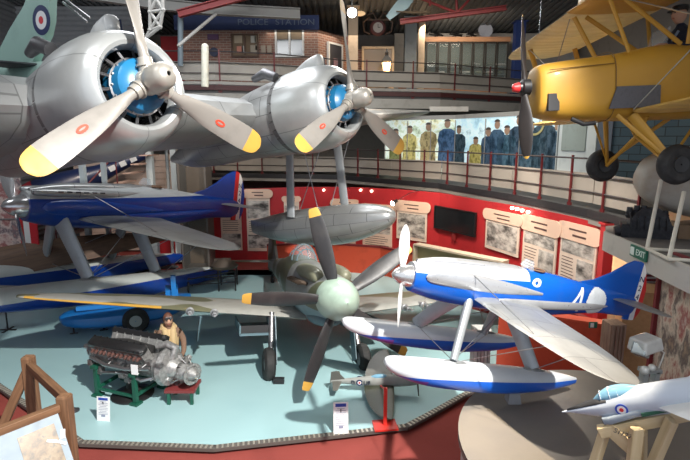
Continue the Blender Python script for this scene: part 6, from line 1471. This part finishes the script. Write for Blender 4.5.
# lit room with text board beneath the slab
lr = at(632, 262, Y=10.6)
mb = MB(); mb.box((0, 0, 0), (4.5, .1, 3.2)); o = mb.build('wall_under_landing', M('wall_cream_warm', (.60, .50, .36), .8), smooth=False); o.location = (7.9, 10.9, 1.4); struct(o)
e = empty('text_board', loc=at(655, 285, Y=8.9)); tag(e, 'dark red board with white lines of text behind the seaplane rudder', 'sign')
mb = MB(); mb.box((0, 0, 0), (.75, .05, 1.2)); mb.build('board', M('board_maroon', (.16, .01, .015), .5), e, smooth=False)
mb = MB()
for k in range(9): mb.box((.0, -.03, .40-.085*k), (.5 if k % 3 else .38, .006, .035)); 
mb.build('text_lines', M('board_text', (.5, .5, .48), .6), e, smooth=False)
mb = MB(); mb.tube((-.2, .05, -.6), (-.2, .05, -e.location.z-.1), .03); mb.tube((.2, .05, -.6), (.2, .05, -e.location.z-.1), .03); mb.build('post', steel_red, e)
c = at(624, 254, Y=10.2); e = empty('ceiling_lamp', loc=c); tag(e, 'glowing round lamp under the landing slab at right', 'lamp')
mb = MB(); mb.sphere((0, 0, 0), .16, sc=(1.3, 1.3, .5)); mb.build('lamp_glass', M('warm_globe', (1, .78, .5), .5, dirt=0, emit=6), e); mb = MB(); mb.tube((0, 0, .05), (0, 0, 2.72-c.z), .03); mb.build('stem', white, e)
L_ = bpy.data.lights.new('under_landing', 'POINT'); L_.energy = 45; L_.color = (1, .75, .5); L_.shadow_soft_size = .15; o = bpy.data.objects.new('under_landing_light', L_); COL.objects.link(o); o.location = c+Vector((0, -.3, -.2))
# brown chipboard chest and brown striped box
mb = MB(); T = frame((at(621, 330, Y=8.3).x, 8.3, 0), (1, -.35, 0)); chip = M('chipboard', (.48, .27, .12), .8, 0, .6, 14, .2, 120, col2=(.36, .19, .08))
cb_ = empty('chipboard_counter'); cb_.matrix_basis = T; tag(cb_, 'tan chipboard counter under the seaplane tail', 'counter')
zt = at(635, 292, Y=8.3).z
mb = MB(); mb.box((.5, .3, zt/2), (1.0, .6, zt)); mb.build('body', chip, cb_, smooth=False); mb = MB(); mb.box((.5, .3, zt+.015), (1.04, .66, .03)); mb.build('top', chip, cb_, smooth=False)
mb = MB(); a = at(613, 335, Y=8.1); mb.box((0, 0, .70), (.26, .3, 1.6)); 
for k in range(4): mb.box((-.10+.066*k, -.16, .70), (.03, .03, 1.56))
o = mb.build('slatted_box', Mwood('striped_brown', (.18, .11, .08), (.34, .24, .17), 4, 2), smooth=False); o.location = (a.x, 8.1, 0); tag(o, 'dark brown slatted wooden box left of the chipboard counter', 'box')
mb = MB(); a = at(540, 335, Y=8.9); e1_ = at(606, 330, Y=8.4); T = frame((3.0, 9.3, -.1), (e1_.x-3.0, -.9, 0)); bl_ = math.hypot(e1_.x-3.0, .9); mb.box((bl_/2, .1, .70), (bl_, .2, 1.4)); mb.box((bl_/2, .1, 1.42), (bl_+.04, .26, .05)); o = mb.build('red_barrier', orr, smooth=False); o.matrix_basis = T; tag(o, 'orange-red low barrier panel below the seaplane fuselage', 'barrier')
# small green sign on barrier
e = onseg(594, 324) if False else at(593, 325, Y=8.3); mb = MB(); mb.box((0, 0, 0), (.14, .02, .11)); mb.box((-.02, -.012, 0), (.06, .006, .08), 1); o = mb.build('small_green_sign', [M('exit_green', (.01, .14, .09), .4), white], smooth=False); o.location = (e.x, 8.3, e.z); tag(o, 'tiny green and white sign on the box under number 4', 'sign')
# tall picture board at right
q0, q1, q2, q3 = at(661, 250, Y=7.0), at(655, 335, Y=6.9), at(712, 372, Y=5.9), at(712, 262, Y=5.9)
qa = at(659, 300, Y=7.0); qb = at(712, 300, Y=5.9)
e = empty('picture_board'); u_ = Vector((qb.x-qa.x, qb.y-qa.y, 0)); L = u_.length; e.matrix_basis = frame((qa.x, qa.y, 0), u_); tag(e, 'tall red-framed photo collage board at the right edge', 'picture board')
zt = at(660, 251, Y=7.0).z
mb = MB(); mb.box((L/2, .03, zt/2+.4), (L, .05, zt-.85)); mb.build('printed_sheet', Mphoto('collage_brown', [(.55, .50, .42), (.30, .08, .07), (.60, .52, .40), (.12, .10, .09), (.40, .30, .20)], 3, .5, 0, 5, (1, 1, .5)), e, smooth=False)
mb = MB(); framebox(mb, -.05, L+.05, 0, zt+.03, .06, 0, .1); mb.build('frame', M('frame_maroon', (.16, .015, .02), .5), e, smooth=False)
# wooden frame bits at far right (in front of collage)
# grey fuselage nose hanging above the landing
gn = empty('grey_cabin_hull', loc=at(672, 186, Y=8.1), yaw=160); tag(gn, 'weathered grey rounded aircraft hull behind the biplane wheels', 'aircraft hull')
mb = MB(); mb.loft(fus_rings(interp([(.55, .1, .1, .1, .1), (.42, .1, .34, .34, .30), (.1, .08, .46, .50, .46), (-.6, .05, .56, .62, .62), (-1.8, .0, .62, .7, .85), (-3.0, .0, .62, .7, .95)], 4), 26, 2.3)); mb.build('hull', M('weathered_hull', (.42, .40, .35), .6, 0, .8, 2.6, col2=(.26, .17, .10)), gn)
mb = MB(); mb.box((-1.4, .0, -.72), (2.6, .5, .25)); mb.build('keel', M('keel_brown', (.22, .14, .08), .7), gn, smooth=False)
mb = MB()
for x in (-.5, -1.8): mb.box((x, 0, -.98), (.08, .5, .50)); 
mb.build('cradle', black, gn, smooth=False)
# white stay poles
for i, (a, b) in enumerate((((661, 180, 7.4), (647, 249, 0)), ((684, 192, 6.9), (669, 259, 0)))):
    p, q = at(a[0], a[1], Y=a[2]), at(b[0], b[1], Z=3.0); mb = MB(); mb.tube(p, q, .028, .028, 10); o = mb.build('stay_pole', M('pole_cream', (.62, .58, .48), .5)); tag(o, ['thin cream leaning pole beside the dark engine, left one', 'thin cream leaning pole beside the dark engine, right one'][i], 'pole', 'poles on the landing')
mb = MB(); mb.path([at(700, 252, Z=3.03), at(647, 249, Z=3.03), at(669, 259, Z=3.03), at(710, 262, Z=3.03)], .025, 8); o = mb.build('low_rail', M('pole_cream', (.62, .58, .48), .5)); tag(o, 'low pale rail linking the feet of the two cream poles', 'rail')
# dark engine on the landing
p = at(642, 238, Z=3.0); e = empty('dark_engine', loc=(p.x+.1, p.y+.1, 3.0), yaw=-20, scale=.72); tag(e, 'dark black engine block standing on the landing under the biplane wheel', 'engine')
be = M('engine_black', (.018, .018, .022), .5, .3, .7, 12, col2=(.06, .06, .065))
mb = MB(); mb.box((0, 0, .15), (1.0, .4, .3)); mb.loft([[(a*.42*w+ .05, .22*h*b, z) for a, b in ((-1, -1), (1, -1), (1, 1), (-1, 1))] for z, w, h in ((.28, 1, 1), (.5, .8, .9), (.66, .4, .6))])
mb.build('block', be, e, smooth=False)
mb = MB()
for k in range(6): mb.lathe([(0, .07), (.06, .085), (.08, .07), (.14, .085), (.16, .07), (.24, .06)], 10, 0, Matrix.Translation((-.35+.14*k, .0, .42+.05*math.sin(k))), axis='z', cap=(1, 1)); mb.path([(-.35+.14*k, -.1, .55), (-.35+.14*k, -.24, .45), (-.33+.14*k, -.25, .2)], .018, 6)
mb.build('cylinder', be, e)
mb = MB(); mb.tube((-.62, 0, .1), (-.5, 0, .12), .1, .14, 14); mb.build('end_housing', be, e)
# prop-leaning wood bits at far right edge by trestle
# ================================================================ LIGHT
def area(name, loc, aim, size, power, col=(1, 1, 1), sy=None):
    l = bpy.data.lights.new(name, 'AREA'); l.energy = power; l.color = col; l.shape = 'RECTANGLE' if sy else 'DISK'; l.size = size
    if sy: l.size_y = sy
    o = bpy.data.objects.new(name, l); COL.objects.link(o); o.location = loc
    o.rotation_euler = (Vector(aim)-Vector(loc)).to_track_quat('-Z', 'Y').to_euler(); return o
def spot(name, loc, aim, power, ang, col=(1, 1, 1), r=.1, blend=.5):
    l = bpy.data.lights.new(name, 'SPOT'); l.energy = power; l.color = col; l.spot_size = math.radians(ang); l.spot_blend = blend; l.shadow_soft_size = r
    o = bpy.data.objects.new(name, l); COL.objects.link(o); o.location = loc; o.rotation_euler = (Vector(aim)-Vector(loc)).to_track_quat('-Z', 'Y').to_euler(); return o
spot('key_flood', (3.4, .2, 10.4), (-2.4, 9.2, .5), 9000, 50, (1, .96, .90), .14)
area('ceiling_fill', (-3.5, 12.5, 9.4), (-3.5, 12.5, 0), 3.5, 300, (.95, .97, 1), 5)  # unseen area lamps added under the roof as soft fill
area('ceiling_fill', (3.5, 14.5, 9.2), (3.0, 14.5, 0), 3, 260, (1, .93, .82), 4)
area('ceiling_fill', (-5.0, 3.5, 10.2), (-4, 7, 2), 3, 110, (.97, .98, 1), 3)
area('ceiling_fill', (3, -1.5, 9.5), (1, 6, 1.5), 4, 130, (1, .94, .86), 3)  # added fill from the camera side
area('ceiling_fill', (-10, 10, 9.6), (-8, 16, 6), 3, 120, (.9, .95, 1))  # added fill to brighten the corrugated walls at left
area('ceiling_fill', (4.5, 21.6, 9.2), (5.5, 23.4, 7.5), 3, 45, (1, .86, .68), .6)  # added fill to brighten the display cabinet
area('ceiling_fill', (0, 20.5, 8.6), (0, 20.5, 6), 6, 40, (1, .88, .72), 1.2)
spot('boards_fill_spot', (-7.5, 14.5, 7.5), (-7.6, 19.5, 3.2), 420, 70, (1, .82, .66), .15)  # unseen warm spot added to light the boarded wall behind the stair
spot('roof_flood', at(352, 14, Y=15.6), (0, 5, 2), 500, 110, (.95, .98, 1), .2)
spot('plinth_spot', (2.2, 3.0, 8.6), tuple(at(520, 470, Z=1.55)), 2600, 17, (1, .83, .62), .06, .15)
for x, y, ax, ay in ((-3.0, 14.0, -4.2, 19), (1.2, 14.2, 1.6, 18), (2.6, 12.0, 4.0, 14.5), (3.2, 9.0, 5.0, 11.3)):
    spot('wall_fill_spot', (x, y, 5.4), (ax, ay, 1.7), 430, 85, (1, .86, .72), .12)  # unseen spots added to brighten the red wall and its posters
for x, y in ((2.6, 15.5), (4.2, 13.6), (.5, 17.5)): spot('mural_fill_spot', (x, y, 6.0), (x+1.4, y+2.5, 4.2), 40, 90, (.95, 1, 1), .1)  # unseen front spots added to brighten the mural
W_ = bpy.data.worlds.new('world'); SC.world = W_; W_.use_nodes = True; W_.node_tree.nodes['Background'].inputs[0].default_value = (.75, .85, 1, 1); W_.node_tree.nodes['Background'].inputs[1].default_value = .6
vs_ = SC.view_settings; vs_.view_transform = 'Standard'; vs_.look = 'None'; vs_.gamma = 1; vs_.use_curve_mapping = False; vs_.exposure = .55
